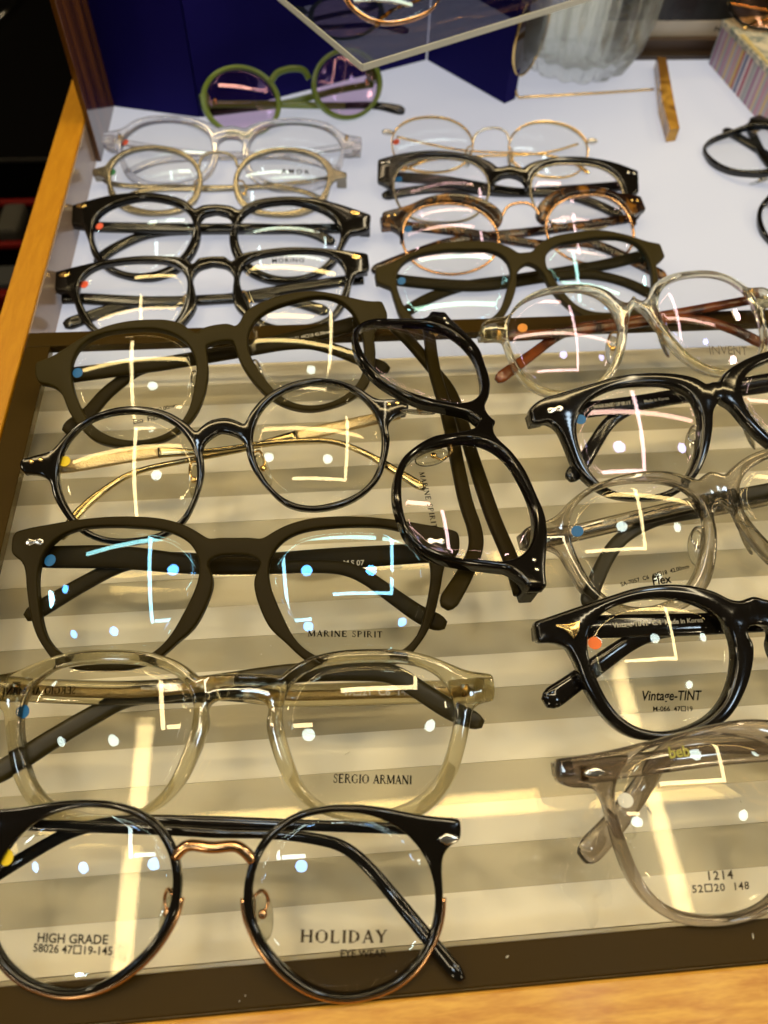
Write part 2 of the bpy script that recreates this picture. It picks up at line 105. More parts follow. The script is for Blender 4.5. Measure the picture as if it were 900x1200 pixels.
G['black6'] = {"o":[154.1,186.6,12.6],"yaw":9.91,"tau":20.0,"rise":0.0,"hole":[[-58.7,7.6],[-55.6,15.1],[-48.6,20.0],[-38.7,22.3],[-29.6,21.9],[-19.8,19.5],[-12.8,15.5],[-10.1,9.6],[-11.0,2.0],[-14.7,-6.7],[-19.5,-13.8],[-26.0,-19.3],[-33.6,-21.7],[-43.4,-20.9],[-51.2,-17.7],[-56.9,-11.3],[-59.4,-1.5]],"outer":[[6.3,16.9],[1.2,17.2],[-2.8,16.3],[-6.5,19.8],[-13.8,23.0],[-24.9,25.6],[-36.2,26.6],[-47.9,25.9],[-59.5,25.0],[-68.7,24.0],[-73.7,21.3],[-74.4,15.6],[-72.0,14.2],[-68.5,14.7],[-65.6,11.6],[-64.3,4.3],[-63.3,-5.2],[-59.5,-12.9],[-53.7,-18.8],[-43.9,-22.7],[-32.2,-24.2],[-21.7,-20.2],[-12.9,-11.7],[-7.2,-2.3],[-3.8,5.4],[-0.8,8.4],[3.7,9.8]],"zb":0,"closed":0,"brow":0,"tl":[[-64.1,18.4,-11.5,6],[-52.6,18.5,-11.5,6.5],[-26.1,17.4,-11.5,6.5],[-0.8,17.3,-11.5,6],[31.5,17.3,-11.5,5.5],[55.3,16.6,-11.5,5],[73.7,11.8,-11.5,5.2],[89.7,1.1,-11.5,6]],"tr":[[108.6,13.2,-14.5,6],[32.9,15.8,-14.5,6],[0.8,17.3,-14.5,5.5],[-17.0,17.8,-14.5,5],[-28.6,16.9,-14.5,5],[-39.2,12.9,-14.5,5.2],[-48.8,4.8,-13.5,5.6],[-57.3,-2.8,-10.7,6],[-65.8,-8.5,-8.6,6.5]],"tx":{"inl":[[-46.4,17.9],[-30.8,16.9]],"mk":[[-25.2,16.5],[-14.6,16.1]]},"st":[-55.7,12.8]}
G['grey7'] = {"o":[137.7,138.9,13.0],"yaw":8.97,"tau":20.0,"rise":0.0,"hole":[[-54.9,9.6],[-52.6,15.3],[-46.8,19.8],[-37.9,22.1],[-28.7,21.8],[-18.8,19.6],[-11.4,15.8],[-7.9,10.3],[-7.9,3.1],[-10.8,-4.6],[-15.3,-11.8],[-21.4,-17.6],[-30.6,-21.0],[-39.5,-20.6],[-45.8,-18.3],[-50.9,-12.3],[-54.4,-3.6],[-55.3,3.6]],"outer":[[4.9,20.3],[-1.4,19.8],[-5.3,17.8],[-8.9,20.1],[-16.5,23.4],[-25.6,24.9],[-35.1,24.7],[-43.7,23.3],[-51.9,19.8],[-59.2,15.2],[-69.6,13.5],[-71.9,11.4],[-71.9,6.3],[-64.8,5.2],[-60.7,2.3],[-58.8,-3.6],[-56.9,-11.0],[-52.8,-17.0],[-47.2,-21.6],[-39.7,-24.5],[-30.0,-25.4],[-21.3,-23.5],[-13.3,-18.2],[-8.2,-10.2],[-4.9,-1.6],[-3.6,5.4],[-1.2,7.5],[3.6,9.1]],"zb":0,"closed":0,"brow":0,"tl":[[-67.5,10.4,-11.5,5.5],[-59.8,9.5,-11.5,6],[-30.2,10.3,-11.5,6.2],[-5.7,11.3,-11.5,6],[16.2,11.5,-11.5,5.5],[37.2,11.1,-11.5,5],[53.4,6.4,-11.5,5.2],[67.4,-3.0,-11.1,6]],"tr":[[94.9,10.3,-14.5,6],[38.7,9.4,-14.5,6],[13.6,8.9,-14.5,5.5],[-6.1,9.2,-14.5,5],[-15.7,9.4,-14.5,5],[-24.6,7.8,-14.5,5],[-33.6,4.5,-13.8,5.2],[-42.1,-1.7,-11.5,5.4],[-49.7,-9.4,-8.7,5.6],[-56.3,-16.6,-6.1,6]],"tx":{"sa":[[-43.4,-12.9],[-18.6,-11.6]],"fl":[[-32.7,-14.7],[-26.1,-15.1]],"inl":[[-40.3,10.4],[-29.8,11.2]]},"st":[-52.5,8.8]}
G['tint8'] = {"o":[132.2,89.0,12.0],"yaw":-2.0,"tau":20.0,"rise":0.0,"hole":[[-53.9,7.3],[-52.5,12.5],[-47.6,16.8],[-41.2,19.4],[-33.0,20.6],[-25.0,20.0],[-17.3,17.7],[-11.6,13.3],[-9.0,6.6],[-9.5,0.5],[-12.0,-7.2],[-16.3,-13.0],[-23.1,-17.8],[-30.2,-19.6],[-37.1,-19.8],[-42.8,-18.0],[-47.4,-13.7],[-51.7,-5.9],[-53.6,1.1]],"outer":[[3.3,20.3],[-2.4,19.5],[-4.3,18.9],[-7.9,19.5],[-12.1,21.9],[-19.1,24.1],[-28.0,24.9],[-37.1,24.1],[-46.2,21.7],[-55.4,19.0],[-63.5,16.6],[-70.0,14.7],[-69.5,7.9],[-64.3,7.7],[-60.5,6.2],[-58.4,1.3],[-56.5,-5.7],[-52.5,-13.5],[-47.2,-19.5],[-41.6,-22.2],[-32.3,-22.5],[-23.6,-21.1],[-14.4,-17.3],[-8.0,-9.9],[-3.9,-1.4],[-2.6,5.5],[-3.8,8.2],[-3.3,10.8],[1.8,11.4]],"zb":0,"closed":0,"brow":0,"tl":[[-65.0,11.5,-11.5,7],[-48.8,13.0,-11.5,7.5],[-19.5,13.0,-11.5,7.5],[-2.3,13.1,-11.5,7],[23.6,12.9,-11.5,6],[46.7,11.7,-11.5,5.5],[60.4,7.1,-11.5,6],[73.6,-4.5,-9.5,7]],"tr":[[84.1,9.6,-14.5,7],[25.4,12.7,-14.5,6.5],[-3.7,13.5,-14.5,6],[-18.3,12.5,-14.5,5.5],[-28.6,11.1,-14.5,5.5],[-36.3,8.2,-14.1,5.5],[-46.0,2.8,-12.1,6],[-57.9,-4.5,-9.5,6.5],[-68.5,-10.5,-7.3,7.5]],"tx":{"vt":[[-39.4,-10.7],[-21.1,-11.2]],"m066":[[-36.6,-14.0],[-24.5,-14.4]],"inl":[[-43.5,12.5],[-13.5,13.5]]},"st":[-51.5,7.3]}
G['beb9'] = {"o":[136.3,42.8,12.8],"yaw":1.27,"tau":20.0,"rise":0.0,"hole":[[-60.9,11.3],[-59.0,15.7],[-54.6,19.1],[-48.6,21.7],[-40.4,22.9],[-30.7,23.2],[-22.1,22.1],[-15.2,19.6],[-11.4,14.6],[-9.2,8.4],[-10.0,1.1],[-13.1,-6.7],[-18.5,-14.7],[-25.6,-20.4],[-33.7,-22.3],[-42.7,-22.1],[-49.8,-19.8],[-55.0,-15.2],[-58.4,-8.6],[-60.1,-0.5],[-61.0,6.1]],"outer":[[4.6,17.8],[-1.3,18.7],[-3.9,22.0],[-10.6,25.3],[-19.4,27.0],[-31.8,26.2],[-40.0,24.9],[-49.1,23.4],[-54.8,22.6],[-64.4,21.5],[-75.6,20.9],[-76.3,14.8],[-72.7,13.0],[-66.6,12.0],[-64.8,9.8],[-63.7,3.4],[-62.5,-5.4],[-60.0,-13.4],[-55.7,-19.3],[-49.7,-23.2],[-43.2,-24.6],[-34.1,-24.6],[-26.2,-23.1],[-18.5,-19.6],[-11.1,-11.9],[-6.9,-2.9],[-5.4,3.6],[-3.1,6.4],[1.9,7.0]],"zb":0,"closed":0,"brow":0,"tl":[[-71.8,16.1,-11.5,6],[-44.1,17.1,-11.5,6.5],[-28.5,17.6,-11.5,6.5],[-11.0,17.2,-11.5,6.2],[15.1,15.4,-11.5,5.5],[36.1,13.1,-11.5,5.5],[50.6,6.9,-11.5,6],[63.8,-6.1,-9.7,7.5]],"tr":[[99.1,9.8,-14.5,6],[44.3,14.2,-14.5,6],[-8.9,18.9,-14.5,5.8],[-24.6,20.3,-14.5,5.6],[-35.1,20.7,-14.5,5.6],[-41.5,18.6,-14.5,5.8],[-51.1,8.8,-14.5,6.4],[-63.1,-0.6,-11.7,7],[-71.7,-6.0,-9.7,7.8]],"tx":{"beb":[[-41.6,18.0],[-35.4,18.1]],"n1":[[-40.0,-13.2],[-33.4,-13.4]],"n2":[[-44.6,-16.1],[-29.5,-16.3]]},"st":[-57.8,8.3]}
G['green'] = {"o":[-8.2,475.8,-3.9],"yaw":16.73,"tau":48.0,"rise":0.0,"hole":[[-53.3,-2.4],[-50.9,-7.8],[-46.7,-12.4],[-41.2,-15.8],[-35.0,-17.6],[-28.6,-17.6],[-22.7,-15.9],[-18.0,-12.7],[-14.7,-8.3],[-13.2,-3.1],[-13.6,2.3],[-15.9,7.4],[-19.9,11.8],[-25.1,15.1],[-31.1,16.9],[-37.4,17.1],[-43.4,15.6],[-48.4,12.6],[-51.9,8.3],[-53.6,3.1]],"outer":[[-56.6,-2.8],[-53.8,-8.9],[-49.0,-14.1],[-42.6,-17.9],[-35.4,-20.0],[-28.0,-20.0],[-21.2,-18.1],[-15.7,-14.4],[-11.9,-9.3],[-10.2,-3.5],[-10.6,2.7],[-13.3,8.5],[-17.8,13.5],[-23.8,17.1],[-30.7,19.2],[-38.0,19.4],[-44.9,17.8],[-50.7,14.3],[-54.9,9.5],[-56.9,3.6]],"zb":-22.0,"closed":1,"brow":0,"bridge":[[-13.8,7.2],[-9.3,10.8],[-4.1,11.9],[2.9,11.7],[7.8,10.0],[9.9,5.5]],"tl":[[-67.4,3.4,-11.5,4],[-23.5,-0.8,-11.5,4],[23.9,-8.8,-11.5,4],[51.0,-13.3,-10.0,4.5],[68.2,-21.5,-0.9,7]],"tr":[[69.3,3.6,-14.5,4],[32.6,0.3,-14.5,4],[-7.2,-2.3,-14.5,4],[-34.0,-1.3,-14.5,4],[-54.8,-0.1,-14.5,5]],"tx":{},"st":None}
G['side'] = {"o":[43.0,180.0,28.0],"yaw":-83.42,"tau":-13.35,"rise":0.97,"hole":[[-30.5,-23.7],[-25.1,-22.2],[-19.4,-18.6],[-14.3,-12.6],[-10.8,-5.1],[-9.2,3.9],[-9.4,10.8],[-12.4,15.2],[-19.5,19.2],[-27.3,21.2],[-34.8,21.9],[-42.0,21.0],[-48.9,18.5],[-53.9,15.0],[-56.6,10.1],[-57.2,2.0],[-56.6,-7.3],[-54.8,-14.6],[-52.4,-20.1],[-47.5,-23.7],[-40.1,-24.5]],"outer":[[3.1,19.2],[-2.7,17.2],[-7.1,16.8],[-14.3,20.8],[-22.4,23.6],[-32.9,24.7],[-40.2,25.4],[-46.4,24.5],[-53.2,22.3],[-61.2,19.4],[-67.1,18.3],[-66.8,11.5],[-63.7,9.8],[-60.9,6.6],[-59.9,1.3],[-58.3,-8.5],[-56.4,-15.7],[-53.1,-21.8],[-48.3,-25.3],[-41.7,-26.7],[-34.1,-27.0],[-26.1,-25.2],[-18.5,-21.2],[-12.4,-14.6],[-7.8,-6.9],[-6.1,0.4],[-4.8,5.9],[-3.0,10.0],[0.4,12.0],[5.0,13.0]],"zb":0,"closed":0,"brow":0,"tl":[[-66.9,11.7,-11.5,5],[-39.6,8.0,-11.5,5],[-11.5,6.8,-11.5,5],[13.3,4.3,-11.5,5],[29.1,2.9,-11.5,5],[40.0,3.0,-11.5,5],[46.9,1.6,-11.5,5],[57.4,-5.3,-11.5,5.5],[69.5,-15.5,-11.5,6.5]],"tr":[[65.3,13.8,-14.5,5.5],[52.0,14.4,-14.5,5.5],[34.3,13.2,-14.5,5.5],[19.0,13.1,-14.5,5.5],[2.7,13.4,-14.5,5],[-14.7,14.0,-14.5,5],[-31.0,13.0,-14.5,5],[-42.9,8.6,-14.5,5],[-57.7,2.8,-14.5,5.5],[-68.8,-3.0,-14.5,6]],"tx":{"ms":[[23.3,-15.9],[45.3,-16.3]],"inr":[[30.2,8.8],[46.5,10.7]]},"st":[-58.3,9.0]}

# ------------------------------------------------------------------ helpers
def tag(o, label=None, cat=None, group=None, kind=None):
    if label: o['label'] = label
    if cat: o['category'] = cat
    if group: o['group'] = group
    if kind: o['kind'] = kind
    return o

def empty(name, loc=(0, 0, 0), label=None, cat=None, group=None):
    o = bpy.data.objects.new(name, None)
    o.empty_display_size = 0.01
    o.location = loc
    col.objects.link(o)
    return tag(o, label, cat, group)

def link(name, me, mats, parent=None):
    for m in (mats if isinstance(mats, (list, tuple)) else [mats]):
        me.materials.append(m)
    o = bpy.data.objects.new(name, me)
    col.objects.link(o)
    if parent: o.parent = parent
    return o

def mesh_of(name, verts, faces, smooth=True):
    me = bpy.data.meshes.new(name)
    me.from_pydata([tuple(v) for v in verts], [], faces)
    if smooth:
        me.polygons.foreach_set('use_smooth', [True] * len(me.polygons))
    me.update()
    return me

def finish_bm(name, bm, smooth=True):
    bmesh.ops.recalc_face_normals(bm, faces=bm.faces)
    me = bpy.data.meshes.new(name)
    for f in bm.faces: f.smooth = smooth
    bm.to_mesh(me); bm.free()
    return me

def box_mesh(name, x0, x1, y0, y1, z0, z1, bevel=0.0, seg=2):
    bm = bmesh.new()
    bmesh.ops.create_cube(bm, size=1.0)
    for v in bm.verts:
        v.co = Vector(((x0 + x1) / 2 + v.co.x * (x1 - x0), (y0 + y1) / 2 + v.co.y * (y1 - y0), (z0 + z1) / 2 + v.co.z * (z1 - z0)))
    if bevel:
        bmesh.ops.bevel(bm, geom=list(bm.edges), offset=bevel, segments=seg, profile=0.5, affect='EDGES')
    me = finish_bm(name, bm, False)
    return me

def prism_mesh(name, pts, z0, z1):
    n = len(pts)
    vs = [(p[0], p[1], z0) for p in pts] + [(p[0], p[1], z1) for p in pts]
    bm = bmesh.new()
    bv = [bm.verts.new(v) for v in vs]
    bm.faces.new(bv[:n][::-1]); bm.faces.new(bv[n:])
    for i in range(n):
        j = (i + 1) % n
        bm.faces.new((bv[i], bv[j], bv[n + j], bv[n + i]))
    return finish_bm(name, bm, False)

def spline(pts, closed, step, corner=None):
    """centripetal Catmull-Rom through 2..4-component points, resampled at even spacing (first two or three comps)"""
    P = [Vector(p) for p in pts]
    n = len(P)
    out = []
    rng = range(n) if closed else range(n - 1)
    isc = [False] * n
    if corner:
        for i in range(n):
            if not closed and i in (0, n - 1): continue
            u = (P[i] - P[i - 1]).xy; w = (P[(i + 1) % n] - P[i]).xy
            if u.length > 1e-6 and w.length > 1e-6 and u.angle(w) > math.radians(corner): isc[i] = True
    for i in rng:
        if closed:
            a, b, c, d = P[(i - 1) % n], P[i], P[(i + 1) % n], P[(i + 2) % n]
        else:
            b, c = P[i], P[i + 1]
            a = P[i - 1] if i > 0 else b + (b - c)
            d = P[i + 2] if i + 2 < n else c + (c - b)
        if isc[i]: a = b + (b - c)
        if isc[(i + 1) % n]: d = c + (c - b)
        t0 = 0.0
        t1 = t0 + max((b - a).length, 1e-6) ** 0.5
        t2 = t1 + max((c - b).length, 1e-6) ** 0.5
        t3 = t2 + max((d - c).length, 1e-6) ** 0.5
        m = 14
        for k in range(m):
            t = t1 + (t2 - t1) * k / m
            A1 = a * ((t1 - t) / (t1 - t0)) + b * ((t - t0) / (t1 - t0))
            A2 = b * ((t2 - t) / (t2 - t1)) + c * ((t - t1) / (t2 - t1))
            A3 = c * ((t3 - t) / (t3 - t2)) + d * ((t - t2) / (t3 - t2))
            B1 = A1 * ((t2 - t) / (t2 - t0)) + A2 * ((t - t0) / (t2 - t0))
            B2 = A2 * ((t3 - t) / (t3 - t1)) + A3 * ((t - t1) / (t3 - t1))
            out.append(B1 * ((t2 - t) / (t2 - t1)) + B2 * ((t - t1) / (t2 - t1)))
    if not closed: out.append(P[-1].copy())
    # even resample
    L = [0.0]
    seq = out + ([out[0]] if closed else [])
    for i in range(1, len(seq)):
        L.append(L[-1] + (seq[i].xy - seq[i - 1].xy).length)
    total = L[-1]
    cnt = max(8, int(round(total / step)))
    res = []
    j = 0
    for k in range(cnt if closed else cnt + 1):
        s = total * k / cnt
        while j < len(L) - 2 and L[j + 1] < s: j += 1
        f = 0 if L[j + 1] == L[j] else (s - L[j]) / (L[j + 1] - L[j])
        res.append(seq[j].lerp(seq[j + 1], min(max(f, 0), 1)))
    return res

def smooth_loop(pts, it, closed=True, w=0.5):
    P = [p.copy() for p in pts]
    n = len(P)
    for _ in range(it):
        Q = [p.copy() for p in P]
        for i in range(n):
            if not closed and i in (0, n - 1): continue
            Q[i] = P[i] * (1 - w) + (P[(i - 1) % n] + P[(i + 1) % n]) * (w / 2)
        P = Q
    return P

def fourier_loop(pts, n=96, harm=6):
    """smooth closed lens outline through measured points (polar Fourier fit)"""
    xs = [p[0] for p in pts]; ys = [p[1] for p in pts]
    cx = (max(xs) + min(xs)) / 2; cyy = (max(ys) + min(ys)) / 2
    dense = spline([(p[0], p[1], 0) for p in pts], True, 0.5)
    S = sorted((math.atan2(p.y - cyy, p.x - cx), math.hypot(p.x - cx, p.y - cyy)) for p in dense)
    m = 240
    samp = []
    for i in range(m):
        th = -math.pi + 2 * math.pi * i / m
        best = min(S, key=lambda q: abs(((q[0] - th + math.pi) % (2 * math.pi)) - math.pi))
        samp.append(best[1])
    A = [sum(samp[i] * math.cos(h * (-math.pi + 2 * math.pi * i / m)) for i in range(m)) * 2 / m for h in range(harm + 1)]
    B = [sum(samp[i] * math.sin(h * (-math.pi + 2 * math.pi * i / m)) for i in range(m)) * 2 / m for h in range(harm + 1)]
    out = []
    for i in range(n):
        th = 2 * math.pi * i / n
        r = A[0] / 2 + sum(A[h] * math.cos(h * th) + B[h] * math.sin(h * th) for h in range(1, harm + 1))
        out.append(Vector((cx + r * math.cos(th), cyy + r * math.sin(th))))
    return out, cx, cyy

def area2(P):
    return sum(P[i].x * P[(i + 1) % len(P)].y - P[(i + 1) % len(P)].x * P[i].y for i in range(len(P)))

def normals2(P):
    """outward normals of a counter-clockwise loop"""
    n = len(P); N = []
    for i in range(n):
        t = (P[(i + 1) % n] - P[(i - 1) % n])
        if t.length < 1e-9: t = Vector((1, 0))
        t.normalize()
        N.append(Vector((t.y, -t.x)))
    return N

def inside(p, P):
    c = False; n = len(P); j = n - 1
    for i in range(n):
        if (P[i].y > p[1]) != (P[j].y > p[1]) and p[0] < (P[j].x - P[i].x) * (p[1] - P[i].y) / (P[j].y - P[i].y) + P[i].x:
            c = not c
        j = i
    return c

def plate(name, outer, holes, t, b, wrap, zoff=0.0, b2=None, off=(0, 0, 0), dome=0.0):
    """bevelled plate cut from outline `outer` with `holes` (all mm), front face at z=0, bent back by x^2/(2 wrap)"""
    b2 = b2 if b2 is not None else min(b, 0.7)
    loops = []
    o = outer if area2(outer) > 0 else outer[::-1]
    loops.append((o, 1))
    for h in holes:
        loops.append((h if area2(h) > 0 else h[::-1], -1))
    prof = []
    K = 4
    for k in range(K + 1):
        a = math.pi / 2 * k / K
        prof.append((b * (1 - math.sin(a)), -b * (1 - math.cos(a))))
    for k in range(K + 1):
        a = math.pi / 2 * k / K
        prof.append((b2 * (1 - math.cos(a)), -t + b2 - b2 * math.sin(a)))
    bm = bmesh.new()
    ringsets = []
    def put(p, z):
        return bm.verts.new(((p.x + off[0]) * MM, (p.y + off[1]) * MM, (z + zoff - p.x * p.x / (2 * wrap) + off[2]) * MM))
    for P, sgn in loops:
        N = normals2(P)
        rings = []
        for (d, z) in prof:
            rings.append([put(P[i] - N[i] * (d * sgn), z) for i in range(len(P))])
        for a, c in zip(rings[:-1], rings[1:]):
            n = len(a)
            for i in range(n):
                j = (i + 1) % n
                try: bm.faces.new((a[i], a[j], c[j], c[i]))
                except ValueError: pass
        ringsets.append(rings)
    for which, idx in ((0, 0), (1, -1)):
        vs, es, owner = [], [], []
        lp2 = []
        for (P, sgn), rings in zip(loops, ringsets):
            N = normals2(P)
            d = prof[idx][0]
            Q = [P[i] - N[i] * (d * sgn) for i in range(len(P))]
            s = len(vs)
            vs += Q; owner += rings[idx]
            es += [(s + i, s + (i + 1) % len(Q)) for i in range(len(Q))]
            lp2.append(Q)
        rv, re, rf, ov, oe, of = delaunay_2d_cdt(vs, es, [], 0, 1e-5)
        m = {}
        for i, lst in enumerate(ov):
            m[i] = owner[lst[0]] if lst else None
        for f in rf:
            c = sum((Vector(rv[i]) for i in f), Vector((0, 0))) / len(f)
            if not inside(c, lp2[0]): continue
            if any(inside(c, h) for h in lp2[1:]): continue
            q = [m[i] for i in f]
            if None in q or len(set(q)) < 3: continue
            try: bm.faces.new(q)
            except ValueError: pass
    return finish_bm(name, bm, True)

def sweep(name, path, section, closed=False, cap=True):
    """path: list of Vector (m); section(i) -> list of (u,v); u in path-plane normal, v along z"""
    n = len(path)
    vs, fs = [], []
    m = None
    for i, p in enumerate(path):
        a = path[(i - 1) % n] if (closed or i > 0) else p
        c = path[(i + 1) % n] if (closed or i < n - 1) else p
        t = (c - a).normalized()
        nn = Vector((-t.y, t.x, 0))
        if nn.length < 1e-6: nn = Vector((0, 1, 0))
        nn.normalize()
        bb = t.cross(nn)
        S = section(i)
        m = len(S)
        for (u, v) in S:
            vs.append(p + nn * u + bb * v)
    rng = range(n) if closed else range(n - 1)
    for i in rng:
        j = (i + 1) % n
        for k in range(m):
            l = (k + 1) % m
            fs.append((i * m + k, i * m + l, j * m + l, j * m + k))
    if not closed and cap:
        fs.append(tuple(range(m))[::-1]); fs.append(tuple((n - 1) * m + k for k in range(m)))
    bm = bmesh.new()
    bv = [bm.verts.new(v) for v in vs]
    for f in fs:
        try: bm.faces.new([bv[i] for i in f])
        except ValueError: pass
    return finish_bm(name, bm, True)

def tube(name, pts, r, closed=False, seg=10):
    rr = r if callable(r) else (lambda i: r)
    return sweep(name, pts, lambda i: [(rr(i) * math.cos(2 * math.pi * k / seg), rr(i) * math.sin(2 * math.pi * k / seg)) for k in range(seg)], closed)

def blob_mesh(name, c, rx, ry, rz, sub=2, rot=None, sq=1.0):
    bm = bmesh.new()
    bmesh.ops.create_icosphere(bm, subdivisions=sub, radius=1.0)
    for v in bm.verts:
        q = Vector((v.co.x * rx, v.co.y * ry, v.co.z * rz))
        if rot: q = rot @ q
        v.co = q + Vector(c)
    return finish_bm(name, bm)

def lathe_mesh(name, prof, seg, ribs=0, depth=0.0):
    vs, fs = [], []
    for r, z in prof:
        for k in range(seg):
            a = 2 * math.pi * k / seg
            q = r * (1 + (depth * math.cos(ribs * a) if ribs and r > 0.01 else 0))
            vs.append((q * math.cos(a), q * math.sin(a), z))
    n = len(prof)
    for i in range(n - 1):
        for k in range(seg):
            l = (k + 1) % seg
            fs.append((i * seg + k, i * seg + l, (i + 1) * seg + l, (i + 1) * seg + k))
    fs.append(tuple(range(seg))[::-1]); fs.append(tuple((n - 1) * seg + k for k in range(seg)))
    return mesh_of(name, vs, fs)

# ------------------------------------------------------------------ materials
MATS = {}
def new_mat(name):
    m = bpy.data.materials.new(name); m.use_nodes = True
    nt = m.node_tree
    for n in list(nt.nodes): nt.nodes.remove(n)
    out = nt.nodes.new('ShaderNodeOutputMaterial')
    return m, nt, out

def N(nt, t, **kw):
    n = nt.nodes.new(t)
    for k, v in kw.items():
        if k in n.inputs.keys(): n.inputs[k].default_value = v
        else: setattr(n, k, v)
    return n

def c4(c): return (c[0], c[1], c[2], 1)

def principled(name, base, rough=0.4, metal=0.0, coat=0.0, bump=0.0, bscale=400.0, var=0.0, vscale=60.0, spec=0.5):
    if name in MATS: return MATS[name]
    m, nt, out = new_mat(name)
    p = N(nt, 'ShaderNodeBsdfPrincipled')
    p.inputs['Base Color'].default_value = c4(base)
    p.inputs['Roughness'].default_value = rough
    p.inputs['Metallic'].default_value = metal
    p.inputs['Coat Weight'].default_value = coat
    p.inputs['Coat Roughness'].default_value = 0.05
    p.inputs['Specular IOR Level'].default_value = spec
    tc = N(nt, 'ShaderNodeTexCoord')
    if var:
        no = N(nt, 'ShaderNodeTexNoise'); no.inputs['Scale'].default_value = vscale; no.inputs['Detail'].default_value = 5
        mp = N(nt, 'ShaderNodeMapRange'); mp.inputs['To Min'].default_value = 1 - var; mp.inputs['To Max'].default_value = 1 + var
        mx = N(nt, 'ShaderNodeMix', data_type='RGBA', blend_type='MULTIPLY'); mx.inputs[0].default_value = 1.0
        mx.inputs[6].default_value = c4(base)
        nt.links.new(tc.outputs['Object'], no.inputs['Vector'])
        nt.links.new(no.outputs['Fac'], mp.inputs['Value'])
        nt.links.new(mp.outputs['Result'], mx.inputs[7])
        nt.links.new(mx.outputs[2], p.inputs['Base Color'])
        mr = N(nt, 'ShaderNodeMapRange'); mr.inputs['To Min'].default_value = max(0.02, rough * 0.75); mr.inputs['To Max'].default_value = min(1, rough * 1.3)
        nt.links.new(no.outputs['Fac'], mr.inputs['Value'])
        nt.links.new(mr.outputs['Result'], p.inputs['Roughness'])
    if bump:
        nb = N(nt, 'ShaderNodeTexNoise'); nb.inputs['Scale'].default_value = bscale; nb.inputs['Detail'].default_value = 3
        bp = N(nt, 'ShaderNodeBump'); bp.inputs['Strength'].default_value = bump; bp.inputs['Distance'].default_value = 0.0003
        nt.links.new(tc.outputs['Object'], nb.inputs['Vector'])
        nt.links.new(nb.outputs['Fac'], bp.inputs['Height'])
        nt.links.new(bp.outputs['Normal'], p.inputs['Normal'])
    nt.links.new(p.outputs[0], out.inputs[0])
    MATS[name] = m
    return m

def schlick(nt, f0):
    lw = N(nt, 'ShaderNodeLayerWeight'); lw.inputs['Blend'].default_value = 0.5
    pw = N(nt, 'ShaderNodeMath', operation='POWER'); pw.inputs[1].default_value = 5.0
    nt.links.new(lw.outputs['Facing'], pw.inputs[0])
    ma = N(nt, 'ShaderNodeMath', operation='MULTIPLY_ADD'); ma.inputs[1].default_value = 1 - f0; ma.inputs[2].default_value = f0
    nt.links.new(pw.outputs[0], ma.inputs[0])
    return ma.outputs[0]

def clear_sheet(name, tint, refl, f0, rough=0.0, smudge=0.0):
    """thin clear sheet: straight transmission plus mirror reflection by Fresnel"""
    if name in MATS: return MATS[name]
    m, nt, out = new_mat(name)
    tr = N(nt, 'ShaderNodeBsdfTransparent'); tr.inputs[0].default_value = c4(tint)
    gl = N(nt, 'ShaderNodeBsdfGlossy'); gl.inputs['Color'].default_value = c4(refl); gl.inputs['Roughness'].default_value = rough
    if smudge:
        tc = N(nt, 'ShaderNodeTexCoord')
        no = N(nt, 'ShaderNodeTexNoise'); no.inputs['Scale'].default_value = 38.0; no.inputs['Detail'].default_value = 4
        mr = N(nt, 'ShaderNodeMapRange'); mr.inputs['From Min'].default_value = 0.45; mr.inputs['From Max'].default_value = 0.75
        mr.inputs['To Min'].default_value = rough; mr.inputs['To Max'].default_value = rough + smudge
        nt.links.new(tc.outputs['Object'], no.inputs['Vector']); nt.links.new(no.outputs['Fac'], mr.inputs['Value'])
        nt.links.new(mr.outputs['Result'], gl.inputs['Roughness'])
    mx = N(nt, 'ShaderNodeMixShader')
    nt.links.new(schlick(nt, f0), mx.inputs[0])
    nt.links.new(tr.outputs[0], mx.inputs[1]); nt.links.new(gl.outputs[0], mx.inputs[2])
    nt.links.new(mx.outputs[0], out.inputs[0])
    MATS[name] = m
    return m

def crystal(name, tint, glassy=0.55, ior=1.47):
    """translucent acetate: part refracting body, part straight transmission, mirror coat"""
    if name in MATS: return MATS[name]
    m, nt, out = new_mat(name)
    gs = N(nt, 'ShaderNodeBsdfGlass'); gs.inputs['Color'].default_value = c4(tint); gs.inputs['IOR'].default_value = ior; gs.inputs['Roughness'].default_value = 0.0
    tr = N(nt, 'ShaderNodeBsdfTransparent'); tr.inputs[0].default_value = c4(tint)
    gl = N(nt, 'ShaderNodeBsdfGlossy'); gl.inputs['Roughness'].default_value = 0.04
    m1 = N(nt, 'ShaderNodeMixShader'); m1.inputs[0].default_value = glassy
    nt.links.new(tr.outputs[0], m1.inputs[1]); nt.links.new(gs.outputs[0], m1.inputs[2])
    m2 = N(nt, 'ShaderNodeMixShader')
    nt.links.new(schlick(nt, 0.035), m2.inputs[0])
    nt.links.new(m1.outputs[0], m2.inputs[1]); nt.links.new(gl.outputs[0], m2.inputs[2])
    nt.links.new(m2.outputs[0], out.inputs[0])
    MATS[name] = m
    return m

